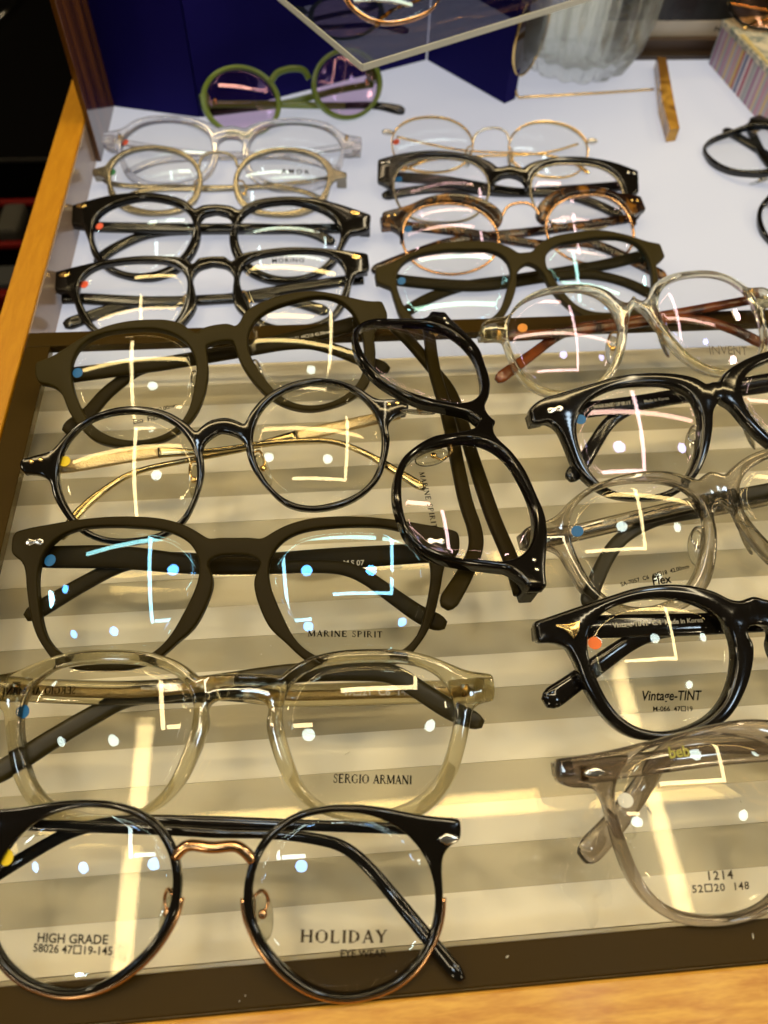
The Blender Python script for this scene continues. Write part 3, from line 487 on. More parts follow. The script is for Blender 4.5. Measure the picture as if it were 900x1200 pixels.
def tortoise(name, dark, light, scale=110.0, bias=0.5):
    if name in MATS: return MATS[name]
    m, nt, out = new_mat(name)
    p = N(nt, 'ShaderNodeBsdfPrincipled'); p.inputs['Roughness'].default_value = 0.16
    p.inputs['Subsurface Weight'].default_value = 0.0
    tc = N(nt, 'ShaderNodeTexCoord')
    no = N(nt, 'ShaderNodeTexNoise'); no.inputs['Scale'].default_value = scale; no.inputs['Detail'].default_value = 2.5; no.inputs['Distortion'].default_value = 0.8
    cr = N(nt, 'ShaderNodeValToRGB')
    cr.color_ramp.elements[0].position = bias - 0.08; cr.color_ramp.elements[0].color = c4(dark)
    cr.color_ramp.elements[1].position = bias + 0.13; cr.color_ramp.elements[1].color = c4(light)
    nt.links.new(tc.outputs['Object'], no.inputs['Vector']); nt.links.new(no.outputs['Fac'], cr.inputs['Fac'])
    nt.links.new(cr.outputs['Color'], p.inputs['Base Color'])
    nt.links.new(p.outputs[0], out.inputs[0])
    MATS[name] = m
    return m

def wood(name, a, b, rough, sx, sy, sz, coat=0.2):
    if name in MATS: return MATS[name]
    m, nt, out = new_mat(name)
    p = N(nt, 'ShaderNodeBsdfPrincipled'); p.inputs['Roughness'].default_value = rough; p.inputs['Coat Weight'].default_value = coat; p.inputs['Coat Roughness'].default_value = 0.12
    tc = N(nt, 'ShaderNodeTexCoord')
    mp = N(nt, 'ShaderNodeMapping'); mp.inputs['Scale'].default_value = (sx, sy, sz)
    no = N(nt, 'ShaderNodeTexNoise'); no.inputs['Scale'].default_value = 1.0; no.inputs['Detail'].default_value = 6; no.inputs['Distortion'].default_value = 0.6
    n2 = N(nt, 'ShaderNodeTexNoise'); n2.inputs['Scale'].default_value = 6.0; n2.inputs['Detail'].default_value = 4
    ad = N(nt, 'ShaderNodeMath', operation='MULTIPLY_ADD'); ad.inputs[1].default_value = 0.35
    cr = N(nt, 'ShaderNodeValToRGB')
    cr.color_ramp.elements[0].position = 0.48; cr.color_ramp.elements[0].color = c4(a)
    cr.color_ramp.elements[1].position = 0.86; cr.color_ramp.elements[1].color = c4(b)
    nt.links.new(tc.outputs['Object'], mp.inputs[0]); nt.links.new(mp.outputs[0], no.inputs['Vector']); nt.links.new(mp.outputs[0], n2.inputs['Vector'])
    nt.links.new(n2.outputs['Fac'], ad.inputs[0]); nt.links.new(no.outputs['Fac'], ad.inputs[2])
    nt.links.new(ad.outputs[0], cr.inputs['Fac']); nt.links.new(cr.outputs['Color'], p.inputs['Base Color'])
    bp = N(nt, 'ShaderNodeBump'); bp.inputs['Strength'].default_value = 0.25; bp.inputs['Distance'].default_value = 0.0004
    nt.links.new(ad.outputs[0], bp.inputs['Height']); nt.links.new(bp.outputs['Normal'], p.inputs['Normal'])
    nt.links.new(p.outputs[0], out.inputs[0])
    MATS[name] = m
    return m

M_GLOSS = principled('black_gloss_acetate', (0.005, 0.004, 0.003), 0.08, var=0.15, vscale=260)
M_BLACK = principled('black_acetate', (0.007, 0.006, 0.004), 0.16)
M_MATTE = principled('matte_black_acetate', (0.020, 0.0135, 0.0016), 0.45, bump=0.06, bscale=1800, spec=0.09)
M_OLIVE = principled('matte_olive_acetate', (0.030, 0.0215, 0.003), 0.45, bump=0.06, bscale=1800, spec=0.10)
M_OLIVETIP = principled('dark_olive_tip', (0.026, 0.019, 0.003), 0.35, spec=0.3)
M_GREYTIP = principled('charcoal_tip', (0.024, 0.020, 0.009), 0.35, spec=0.3)
M_GOLD = principled('polished_gold', (0.85, 0.58, 0.22), 0.18, metal=1.0)
M_ANTIQUE = principled('antique_gold', (0.50, 0.40, 0.20), 0.2, metal=1.0)
M_ROSE = principled('rose_gold', (0.72, 0.42, 0.22), 0.2, metal=1.0)
M_SILVER = principled('polished_silver', (0.75, 0.72, 0.66), 0.18, metal=1.0)
M_STAMPED = principled('stamped_gold', (0.62, 0.47, 0.24), 0.3, metal=1.0, bump=1.0, bscale=1300)
M_TORT = tortoise('dark_tortoise', (0.012, 0.004, 0.002), (0.26, 0.105, 0.012), 150, 0.58)
M_TORTR = tortoise('red_tortoise', (0.028, 0.006, 0.002), (0.20, 0.048, 0.008), 60, 0.47)
M_AMBER = tortoise('amber_acetate', (0.22, 0.10, 0.012), (0.62, 0.34, 0.05), 45, 0.45)
M_GREEN = principled('olive_green_acetate', (0.15, 0.22, 0.022), 0.16)
M_CR_SERGIO = crystal('olive_crystal', (0.84, 0.81, 0.69), 0.85)
M_CR_CLEAR = crystal('clear_crystal', (0.97, 0.94, 0.82), 0.75)
M_CR_PINK = crystal('pale_lilac_crystal', (0.96, 0.95, 0.95), 0.65)
M_CR_GREY = crystal('grey_crystal', (0.72, 0.69, 0.63), 0.85)
M_CR_BEB = crystal('smoky_lilac_crystal', (0.73, 0.69, 0.655), 0.85)
M_CHAMP = principled('champagne_metal', (0.30, 0.265, 0.20), 0.25, metal=0.8)
M_PAD = crystal('silicone_pad', (0.84, 0.83, 0.77), 0.8, 1.42)
INK = principled('black_ink', (0.006, 0.005, 0.004), 0.8, spec=0.0)
INK_GREY = principled('grey_ink', (0.016, 0.012, 0.008), 0.8, spec=0.0)
INK_SOFT = principled('soft_brown_ink', (0.055, 0.042, 0.026), 0.8, spec=0.0)
INK_PALE = principled('pale_ink', (0.62, 0.57, 0.45), 0.6)
INK_GOLD = principled('yellow_ink', (0.65, 0.60, 0.10), 0.5)

LT = {}
def lens_mat(kind):
    tints = {'neutral': ((0.99, 0.987, 0.975), (1.0, 0.93, 0.70), 0.040), 'blue': ((0.985, 0.988, 0.975), (0.15, 0.48, 1.0), 0.090),
             'sky': ((0.985, 0.988, 0.98), (0.30, 0.70, 1.0), 0.070), 'lilac': ((0.99, 0.987, 0.98), (0.80, 0.62, 1.0), 0.050),
             'white': ((0.99, 0.988, 0.98), (0.40, 0.63, 1.0), 0.056), 'plum': ((0.74, 0.58, 0.74), (1.0, 0.55, 0.70), 0.045),
             'peach': ((0.85, 0.62, 0.42), (1.0, 0.6, 0.55), 0.045), 'smoke': ((0.10, 0.075, 0.06), (1.0, 0.9, 0.8), 0.06)}
    t, r, f = tints[kind]
    return clear_sheet('lens_coat_' + kind, t, r, f)
M_LENSBACK = clear_sheet('lens_back', (0.995, 0.995, 0.99), (1, 1, 1), 0.003)

def sticker_mat(cname):
    cols = {'red': (0.75, 0.10, 0.04), 'green': (0.01, 0.16, 0.05), 'blue': (0.005, 0.12, 0.34), 'yellow': (0.80, 0.58, 0.01),
            'orange': (0.78, 0.15, 0.01), 'amber': (0.70, 0.26, 0.02), 'white': (0.75, 0.74, 0.68)}
    return principled('sticker_' + cname, cols[cname], 0.55)

# ------------------------------------------------------------------ eyeglasses builder
WRAP = 450.0
RL = 120.0
GROUP = 'eyeglasses laid out on the display'

# lenses differ a little in base curve and seating
LENS_VAR = {}
random.seed(11)
for k_ in G:
    if k_ in ('marine', 'eco', 'round', 'grey7', 'holiday'): continue
    for s_ in (-1, 1):
        LENS_VAR[(k_, s_)] = (random.choice((92, 105, 125, 150, 175)), random.uniform(-0.03, 0.03), random.uniform(-0.045, 0.03))

def text_mesh(s, spacing=1.0, bold=0.0, shear=0.0):
    cu = bpy.data.curves.new('print', 'FONT')
    cu.body = s; cu.size = 1.0; cu.space_character = spacing; cu.offset = bold; cu.shear = shear
    cu.resolution_u = 3
    ob = bpy.data.objects.new('print', cu)
    me = bpy.data.meshes.new_from_object(ob)
    bpy.data.objects.remove(ob); bpy.data.curves.remove(cu)
    return me

TK, TN = 0.165, 0.085
def _arc(cx, cy, rx, ry, a0, a1, n=14):
    return [(cx + rx * math.cos(math.radians(a0 + (a1 - a0) * i / n)), cy + ry * math.sin(math.radians(a0 + (a1 - a0) * i / n))) for i in range(n + 1)]
def _stem(x, w=TK, y0=0.0, y1=0.7, top=True, bot=True):
    r = [([(x, y0), (x, y1)], w)]
    if bot: r.append(([(x - 0.12, y0 + 0.02), (x + 0.12, y0 + 0.02)], 0.04))
    if top: r.append(([(x - 0.12, y1 - 0.02), (x + 0.12, y1 - 0.02)], 0.04))
    return r
def _ser(x, y): return [([(x - 0.11, y), (x + 0.11, y)], 0.04)]
SERIF = {
 'H': (0.80, _stem(0.15) + _stem(0.65) + [([(0.15, 0.36), (0.65, 0.36)], TN)]),
 'I': (0.36, _stem(0.18)),
 'L': (0.62, _stem(0.15) + [([(0.15, 0.022), (0.54, 0.022)], TN), ([(0.54, 0.0), (0.56, 0.17)], 0.045)]),
 'D': (0.76, _stem(0.15) + [(_arc(0.15, 0.35, 0.46, 0.328, 90, 35, 6), 0.06), (_arc(0.15, 0.35, 0.46, 0.328, 40, -40, 10), TK), (_arc(0.15, 0.35, 0.46, 0.328, -35, -90, 6), 0.06)]),
 'A': (0.72, [([(0.36, 0.7), (0.10, 0.0)], TN), ([(0.34, 0.7), (0.62, 0.0)], TK), ([(0.18, 0.24), (0.52, 0.24)], TN)] + _ser(0.10, 0.02) + _ser(0.62, 0.02)),
 'Y': (0.70, [([(0.10, 0.7), (0.36, 0.32)], TK), ([(0.62, 0.7), (0.37, 0.32)], TN), ([(0.36, 0.36), (0.36, 0.0)], TK)] + _ser(0.10, 0.68) + _ser(0.61, 0.68) + _ser(0.36, 0.02)),
 'O': (0.80, [(_arc(0.40, 0.35, 0.29, 0.33, 35, 145, 10), 0.06), (_arc(0.40, 0.35, 0.29, 0.33, 140, 220, 8), TK), (_arc(0.40, 0.35, 0.29, 0.33, 215, 325, 10), 0.06), (_arc(0.40, 0.35, 0.29, 0.33, 320, 400, 8), TK)]),
 'M': (0.94, _stem(0.14, TN) + _stem(0.80) + [([(0.16, 0.7), (0.46, 0.05)], TK), ([(0.46, 0.05), (0.78, 0.7)], TN)]),
 'R': (0.74, _stem(0.15) + [(_arc(0.22, 0.53, 0.28, 0.15, 90, -90, 12), 0.085), ([(0.32, 0.37), (0.62, 0.02)], 0.10)] + [([(0.15, 0.68), (0.24, 0.68)], TN), ([(0.15, 0.375), (0.34, 0.375)], TN)] + _ser(0.63, 0.02)),
 'N': (0.82, _stem(0.14, TN) + _stem(0.68, TN, bot=False) + [([(0.14, 0.68), (0.68, 0.0)], TK)]),
 'E': (0.66, _stem(0.15) + [([(0.15, 0.68), (0.54, 0.68)], TN), ([(0.15, 0.36), (0.44, 0.36)], TN), ([(0.15, 0.022), (0.56, 0.022)], TN), ([(0.55, 0.7), (0.55, 0.54)], 0.04), ([(0.57, 0.0), (0.58, 0.17)], 0.04), ([(0.44, 0.28), (0.44, 0.44)], 0.04)]),
 'S': (0.56, [([(0.46, 0.52), (0.44, 0.62), (0.34, 0.68), (0.22, 0.67), (0.13, 0.58), (0.14, 0.47), (0.24, 0.39), (0.36, 0.32), (0.45, 0.22), (0.43, 0.10), (0.33, 0.02), (0.20, 0.02), (0.11, 0.08), (0.09, 0.19)], 0.08)]),
 'P': (0.66, _stem(0.15) + [(_arc(0.24, 0.51, 0.29, 0.17, 90, -90, 12), 0.085), ([(0.15, 0.68), (0.26, 0.68)], TN), ([(0.15, 0.34), (0.26, 0.34)], TN)]),
 'T': (0.68, [([(0.34, 0.0), (0.34, 0.68)], TK), ([(0.06, 0.675), (0.62, 0.675)], TN), ([(0.07, 0.7), (0.06, 0.54)], 0.04), ([(0.61, 0.7), (0.62, 0.54)], 0.04)] + _ser(0.34, 0.02)),
 'G': (0.78, [(_arc(0.40, 0.35, 0.29, 0.33, 40, 145, 10), 0.06), (_arc(0.40, 0.35, 0.29, 0.33, 140, 220, 8), TK), (_arc(0.40, 0.35, 0.29, 0.33, 215, 320, 10), 0.06), ([(0.63, 0.05), (0.63, 0.30)], 0.09), ([(0.50, 0.31), (0.74, 0.31)], 0.04), ([(0.63, 0.68), (0.62, 0.52)], 0.04)]),
 ' ': (0.40, [])}
def serif_mesh(s, spacing=1.0):
    vs, fs = [], []
    x = 0.0; lay = 0
    for ch in s:
        w, strokes = SERIF[ch]
        for pts, th in strokes:
            lay += 1
            n = len(pts)
            for i, p in enumerate(pts):
                a = Vector(pts[max(i - 1, 0)]); c = Vector(pts[min(i + 1, n - 1)])
                t = (c - a).normalized(); nn = Vector((-t.y, t.x)) * (th / 2)
                vs += [(x + p[0] + nn.x, p[1] + nn.y, lay * 1e-4), (x + p[0] - nn.x, p[1] - nn.y, lay * 1e-4)]
                if i: fs.append((len(vs) - 4, len(vs) - 3, len(vs) - 1, len(vs) - 2))
        x += w * spacing
    return mesh_of('print', vs, fs, False)

def place_text(s, p0, p1, zf, mat, parent, off, spacing=1.0, bold=0.02, shear=0.0, flip=False, hscale=1.0, name='lens_print', serif=False):
    me = serif_mesh(s, spacing) if serif else text_mesh(s, spacing, bold, shear)
    xs = [v.co.x for v in me.vertices]
    if not xs: return
    x0, x1 = min(xs), max(xs)
    d = Vector((p1[0] - p0[0], p1[1] - p0[1])); L = d.length; d.normalize()
    n = Vector((-d.y, d.x)); k = L / (x1 - x0)
    for v in me.vertices:
        u = (v.co.x - x0) * k; w = v.co.y * k * hscale
        if flip: u = L - u
        q = Vector((p0[0], p0[1])) + d * u + n * w
        v.co = Vector(((q.x + off[0]) * MM, (q.y + off[1]) * MM, (zf(q.x, q.y) + off[2] + v.co.z * 2) * MM))
    return link(name, me, mat, parent)

def interp_z(path, x):
    q = sorted(path, key=lambda p: p[0])
    for a, b in zip(q[:-1], q[1:]):
        if a[0] <= x <= b[0]:
            f = (x - a[0]) / max(b[0] - a[0], 1e-6)
            return a[2] + (b[2] - a[2]) * f
    return q[0][2] if x < q[0][0] else q[-1][2]

def make_glasses(key, label, frame, temple, lens, name='eyeglasses', t=4.0, b=1.1, sticker=None, pads=None, th=3.2, tip=None, tipfrac=0.45,
                 rivets=None, core=None, hinge=M_GOLD, prints=(), bridge_mat=None, rim_mat=None, endblock=True, data=None, group=GROUP):
    D = data or G[key]
    o = Vector(D['o']) * MM
    a, tau, rise = (math.radians(D[k]) for k in ('yaw', 'tau', 'rise'))
    X = Vector((math.cos(a), math.sin(a), 0))
    Y = Vector((-math.sin(a) * math.cos(tau), math.cos(a) * math.cos(tau), math.sin(tau)))
    if rise:
        X = (X * math.cos(rise) + Vector((0, 0, 1)) * math.sin(rise)).normalized(); Y = (Y - X * X.dot(Y)).normalized()
    Z = X.cross(Y)
    hole, cx, cyy = fourier_loop(D['hole'])
    outer_raw = [Vector((p[0], p[1], 0)) for p in D['outer']]
    ymin = min(min(p.y for p in hole) - 1.5, min(p.y for p in outer_raw))
    off = (0.0, -ymin, t)
    root = empty(name, (0, 0, 0), label, 'glasses', group)
    R = Matrix((X, Y, Z)).transposed().to_4x4()
    R.translation = o + Y * (ymin * MM) - Z * (t * MM)
    root.matrix_world = R
    W = max(-p.x for p in outer_raw)
    holeR = [Vector((-p.x, p.y)) for p in hole]
    P3 = lambda x, y, z: Vector(((x + off[0]) * MM, (y + off[1]) * MM, (z + off[2]) * MM))
    fz = lambda x: -x * x / (2 * WRAP)
    # front
    if D['brow']:
        ring = hole
        n = len(ring)
        rn = normals2(ring if area2(ring) > 0 else ring[::-1])
        grown = [ring[i] + rn[i] * 0.5 for i in range(n)]
        brin = [Vector((p[0], p[1])) for p in D.get('brin', [])]
        lo = min(range(n), key=lambda i: (grown[i] - outer_raw[-1].xy).length)
        hi = min(range(n), key=lambda i: (grown[i] - brin[0]).length)
        back = []
        i = lo
        while i != hi:
            back.append(grown[i]); i = (i - 1) % n
        back.append(grown[hi])
        if max(p.y for p in back) < cyy + 10:
            back = []; i = lo
            while i != hi:
                back.append(grown[i]); i = (i + 1) % n
            back.append(grown[hi])
        top = [p.xy for p in outer_raw]
        if not D.get('bridge'):
            top[0].x = 0; brin[-1].x = 0
            half = spline([(p.x, p.y, 0) for p in top], False, 0.9, 44)
            half = [p.xy for p in half] + back[2:-2] + [p.xy for p in spline([(p.x, p.y, 0) for p in brin], False, 1.0)]
            full = half + [Vector((-p.x, p.y)) for p in half[::-1] if p.x < -0.05]
            full = smooth_loop(full, 2)
            link('front_frame', plate('front_frame', full, [], t, b, WRAP, off=off), frame, root)
        else:
            half = [p.xy for p in spline([(p.x, p.y, 0) for p in top], False, 0.9, 44)] + back[2:-1]
            half = smooth_loop(half, 2)
            for s in (1, -1):
                link('brow_bar', plate('brow_bar', [Vector((p.x * s, p.y)) for p in half], [], t, b, WRAP, off=off), frame, root)
        for H in (hole, holeR):
            pts = [P3(p.x, p.y, fz(p.x) - t * 0.55) for p in H]
            link('rim', tube('rim', pts, 0.75 * MM, True, 8), rim_mat or M_GOLD, root)
    elif D['closed']:
        ol, _, _ = (None, 0, 0)
        out = spline([p for p in outer_raw], True, 0.9, 44)
        out = smooth_loop([p.xy for p in out], 2)
        for s in (1, -1):
            ring = [Vector((p.x * s, p.y)) for p in out]
            hh = hole if s == 1 else holeR
            rm = link('rim', plate('rim', ring, [hh], t, b, WRAP, off=off), frame, root)
            if rim_mat:
                lowr = []
                nr = normals2(out if area2(out) > 0 else out[::-1])
                seq = out if area2(out) > 0 else out[::-1]
                cc = Vector((cx, cyy))
                low = [seq[i] + nr[i] * 0.1 for i in range(len(seq)) if seq[i].y < cyy + 1.0 and abs(seq[i].x - cx) < 40]
                low.sort(key=lambda p: math.atan2(-(p.y - cyy - 1.5), p.x - cx))
                pts = [P3(p.x * s, p.y, fz(p.x) - t * 0.5) for p in low]
                link('metal_rim', tube('metal_rim', pts, 0.85 * MM, False, 8), rim_mat, root)
    else:
        half = [p.copy() for p in outer_raw]
        for p in half:
            if p.x > -0.3: p.x = min(p.x, 0.0)
        half[0].x = 0.0; half[-1].x = 0.0
        hs = spline(half, False, 0.8, 44)
        full = [p.xy for p in hs] + [Vector((-p.x, p.y)) for p in hs[::-1]][1:-1]
        full = smooth_loop(full, 2)
        link('front_frame', plate('front_frame', full, [hole, holeR], t, b, WRAP, off=off), frame, root)
    if D.get('bridge'):
        bp = D['bridge']
        pts = [(p[0], p[1], 0) for p in bp]
        m = len(pts)
        sp = spline(pts, False, 0.7)
        bpts = [P3(p.x, p.y, fz(p.x) - 1.2 + 1.6 * math.sin(math.pi * i / (len(sp) - 1))) for i, p in enumerate(sp)]
        bw = 1.5 if key == 'holiday' else (1.9 if key == 'green' else 0.8)
        link('bridge', tube('bridge', bpts, bw * MM, False, 10), bridge_mat or M_GOLD, root)
    # lenses
    lenses = []
    for s in (-1, 1):
        H = hole if s < 0 else holeR
        ccx = cx if s < 0 else -cx
        rl, tx_, ty_ = LENS_VAR.get((key, s), (RL, 0.0, 0.0))
        def zl(x, y, ccx=ccx, rl=rl, tx_=tx_, ty_=ty_):
            return (-ccx * ccx / (2 * WRAP) - ccx / WRAP * (x - ccx) + 0.1 - ((x - ccx) ** 2 + (y - cyy) ** 2) / (2 * rl)
                    + tx_ * (x - ccx) + ty_ * (y - cyy))
        hn = normals2(H if area2(H) > 0 else H[::-1])
        Hs = H if area2(H) > 0 else H[::-1]
        edge = [Hs[i] + hn[i] * 0.35 for i in range(len(Hs))]
        n = len(edge); vs = []; fs = []; mi = []
        K = 7
        for side in (0, 1):
            dz = 0.0 if side == 0 else -1.3
            base = len(vs)
            vs.append(P3(ccx, cyy, zl(ccx, cyy) + dz))
            for k in range(1, K + 1):
                f = k / K
                for p in edge:
                    x = ccx + (p.x - ccx) * f; y = cyy + (p.y - cyy) * f
                    vs.append(P3(x, y, zl(x, y) + dz))
            for i in range(n):
                j = (i + 1) % n
                q = (base, base + 1 + i, base + 1 + j)
                fs.append(q if side == 0 else q[::-1]); mi.append(side)
                for k in range(K - 1):
                    A = base + 1 + k * n
                    q = (A + i, A + n + i, A + n + j, A + j)
                    fs.append(q if side == 0 else q[::-1]); mi.append(side)
        f0 = 1 + (K - 1) * n; f1 = 1 + K * n + 1 + (K - 1) * n
        for i in range(n):
            j = (i + 1) % n
            fs.append((f0 + i, f1 + i, f1 + j, f0 + j)); mi.append(1)
        me = mesh_of('lens', vs, fs)
        me.polygons.foreach_set('material_index', mi)
        lo = link('lens', me, [lens_mat(lens), M_LENSBACK], root)
        lenses.append((lo, zl))
    if sticker:
        sx, sy = D['st']
        lo, zl = lenses[0]
        bm = bmesh.new()
        bmesh.ops.create_circle(bm, cap_ends=True, segments=24, radius=2.0 * MM)
        r = bmesh.ops.extrude_face_region(bm, geom=list(bm.faces))
        for v in r['geom']:
            if isinstance(v, bmesh.types.BMVert): v.co.z += 0.12 * MM
        for v in bm.verts:
            x = v.co.x / MM + sx; y = v.co.y / MM + sy
            v.co = P3(x, y, zl(x, y) + 0.08 + v.co.z / MM)
        link('price_sticker', finish_bm('price_sticker', bm, False), sticker_mat(sticker), lo)
    # temples
    tms = {}
    for f, s in (('tl', -1), ('tr', 1)):
        raw = [list(p) for p in D[f]]
        lim = W - 3.0
        pts = [p for p in raw if abs(p[0]) <= lim + 14 or p[0] * s < 0]
        pts = [[max(-lim - 12, min(lim + 12, p[0]))] + p[1:] for p in pts]
        first = pts[0]
        if abs(first[0]) < lim - 1 or abs(first[0]) > lim:
            st = [s * lim, first[1] + 0.1, first[2], first[3]]
            pts = [st] + [p for p in pts if p[0] * s < lim - 3]
        sp = spline([Vector(p) for p in pts], False, 1.6)
        sp = [Vector(q) for q in smooth_loop(sp, 3, False)]
        n = len(sp)
        path = [P3(p[0], p[1], p[2]) for p in sp]
        tm = temple if not isinstance(temple, tuple) else temple[0 if s < 0 else 1]
        def section(i, sp=sp, n=n):
            w = sp[i][3] / 2; h = th / 2
            if sp[i][3] < 2.6: h = min(h, w)
            rest = n - 1 - i
            e = 1.0
            if rest < 3: e = (0.45, 0.80, 0.96)[rest]
            ex = 3.2 if w > 1.4 else 2.0
            S = []
            for k in range(14):
                q = 2 * math.pi * k / 14
                cu, su = math.cos(q), math.sin(q)
                S.append((w * e * MM * math.copysign(abs(cu) ** (2 / ex), cu), h * e * MM * math.copysign(abs(su) ** (2 / ex), su)))
            return S
        def part(i0, i1, nm, mat, parent):
            return link(nm, sweep(nm, path[i0:i1], lambda i: section(i + i0)), mat, parent)
        if tip:
            cut = int(n * (1 - tipfrac))
            tp = part(0, cut + 1, 'temple', tm, root)
            part(cut, n, 'temple_tip', tip, tp)
            if core:
                link('core_wire', sweep('core_wire', path[2:cut], lambda i: [(1.5 * MM * math.cos(q), 0.35 * MM * math.sin(q)) for q in [math.pi / 4 * k for k in range(8)]]), core, tp)
        else:
            tp = part(0, n, 'temple', tm, root)
        tms[f] = (tp, pts)
        if endblock:
            y0 = pts[0][1]; hw = max(1.6, min(pts[0][3] / 2, 3.6))
            xe = s * (W - 3.2)
            zt = fz(xe) - t + 0.6
            zb_ = pts[0][2] - th / 2
            if zb_ < zt - 1:
                ym = (outer_end(D)[0] + outer_end(D)[1]) / 2
                yh = max(1.5, (outer_end(D)[1] - outer_end(D)[0]) / 2 - 1.0)
                me = box_mesh('endpiece', (xe - 2.8) * MM, (xe + 2.8) * MM, (ym - yh + off[1]) * MM, (ym + yh + off[1]) * MM, (zb_ + off[2]) * MM, (zt + off[2]) * MM, 0.5 * MM, 2)
                link('endpiece', me, frame if not isinstance(frame, tuple) else frame[0], root)
            if hinge:
                xh = s * (W - 9.0)
                bm = bmesh.new()
                bmesh.ops.create_cone(bm, cap_ends=True, segments=12, radius1=1.1 * MM, radius2=1.1 * MM, depth=3.6 * MM)
                bmesh.ops.rotate(bm, verts=bm.verts, matrix=Matrix.Rotation(math.pi / 2, 3, 'X'))
                for v in bm.verts: v.co += P3(xh, y0, fz(xh) - t - 1.4)
                link('hinge', finish_bm('hinge', bm), hinge, root)
    if rivets:
        kind, rm, rx, ry = rivets
        for s in (-1, 1):
            for dx in ((-1.7, 1.7) if kind == 'dots' else (0,)):
                x = s * (rx + (dx if kind == 'dots' else 0)); y = ry
                z = fz(x)
                if kind == 'knob':
                    me = blob_mesh('rivet', P3(x, y, z - 1.0), 3.6 * MM, 1.9 * MM, 1.9 * MM, 2)
                elif kind == 'dots':
                    me = blob_mesh('rivet', P3(x, y, z + 0.02), 0.95 * MM, 0.95 * MM, 0.45 * MM, 2)
                elif kind == 'diamond':
                    sh = [(-3.0, 0), (-0.6, 1.6), (2.2, 0.9), (2.9, 0), (2.2, -0.9), (-0.6, -1.6)]
                    me = plate('rivet', [Vector((x + s * p[0], y + p[1])) for p in sh], [], 0.9, 0.55, WRAP, 0.55, 0.1, off)
                elif kind == 'arrow':
                    sh = [(-4.4, 1.2), (-0.5, 1.5), (2.6, 2.2), (2.2, -0.6), (0.4, -2.6), (-0.8, -0.9)]
                    me = plate('rivet', [Vector((x - s * p[0] * 1.15, y + p[1] * 1.2)) for p in sh], [], 1.2, 0.6, WRAP, 0.9, 0.1, off)
                else:
                    sh = spline([(-3.0, 0.6, 0), (-1.8, 1.3, 0), (0, 0.75, 0), (1.8, 1.3, 0), (3.0, 0.6, 0), (3.0, -0.6, 0), (1.8, -1.3, 0), (0, -0.75, 0), (-1.8, -1.3, 0), (-3.0, -0.6, 0)], True, 0.3)
                    me = plate('rivet', [Vector((x + p.x, y + p.y)) for p in sh], [], 0.7, 0.4, WRAP, 0.4, 0.1, off)
                link('rivet', me, rm, root)
    if pads:
        padm, armm = pads
        inner = max(p.x for p in hole)
        for s in (-1, 1):
            px = s * (-inner + 2.2); py = cyy - 5.0
            rot = Matrix.Rotation(math.radians(38 * s), 3, 'Y') @ Matrix.Rotation(math.radians(14 * s), 3, 'Z')
            me = blob_mesh('nose_pad', P3(px, py, -8.5), 3.0 * MM, 6.6 * MM, 1.0 * MM, 3, rot)
            po = link('nose_pad', me, padm, root)
            q = [P3(s * (-inner + 0.2), py + 5.5, -2.8), P3(s * (-inner + 2.0), py + 6.5, -5.0), P3(px + s * 1.2, py + 3.5, -8.0), P3(px + s * 0.3, py + 0.5, -7.6)]
            sp = spline([v * 1000 for v in q], False, 0.5)
            link('pad_arm', tube('pad_arm', [Vector(v) * MM for v in sp], 0.5 * MM, False, 6), armm, po)
            link('pad_screw', blob_mesh('pad_screw', P3(px, py + 0.4, -7.4), 1.3 * MM, 1.3 * MM, 0.9 * MM, 2), armm, po)
    for pr in prints:
        s, p0, p1, where, mat = pr[:5]
        kw = pr[5] if len(pr) > 5 else {}
        if isinstance(p0, str):
            p0, p1 = D['tx'][p0]
        if where == 'lens':
            lo, zl = lenses[0 if p0[0] < 0 else 1]
            place_text(s, p0, p1, lambda x, y: zl(x, y) + 0.12, mat, lo, off, **kw)
        else:
            tp, pth = tms[where]
            place_text(s, p0, p1, lambda x, y: interp_z(pth, x) + th / 2 + 0.12, mat, tp, off, name='temple_print', **kw)
    return root

def outer_end(D):
    """lowest and highest y of the outline at its outer end"""
    W = min(p[0] for p in D['outer'])
    ys = [p[1] for p in D['outer'] if p[0] < W + 2.5]
    if len(ys) < 2: ys = [ys[0] - 2, ys[0] + 2]
    if max(ys) - min(ys) > 12: ys = [max(ys) - 10, max(ys)]
    return min(ys), max(ys)

# ------------------------------------------------------------------ the shop around the case
M_DARK = principled('dark_laminate', (0.0012, 0.001, 0.001), 0.8, spec=0.02)
fl = link('floor', box_mesh('floor', -3, 3, -2.5, 3.5, -0.62, -0.60), principled('dark_floor', (0.0009, 0.0007, 0.0007), 0.9, spec=0.02), None)
tag(fl, kind='structure')
bw = link('back_wall', box_mesh('back_wall', -3, 3, 2.2, 2.24, -0.6, 2.0), principled('dark_wall', (0.0009, 0.0007, 0.0009), 0.9, spec=0.02), None)
tag(bw, kind='structure')

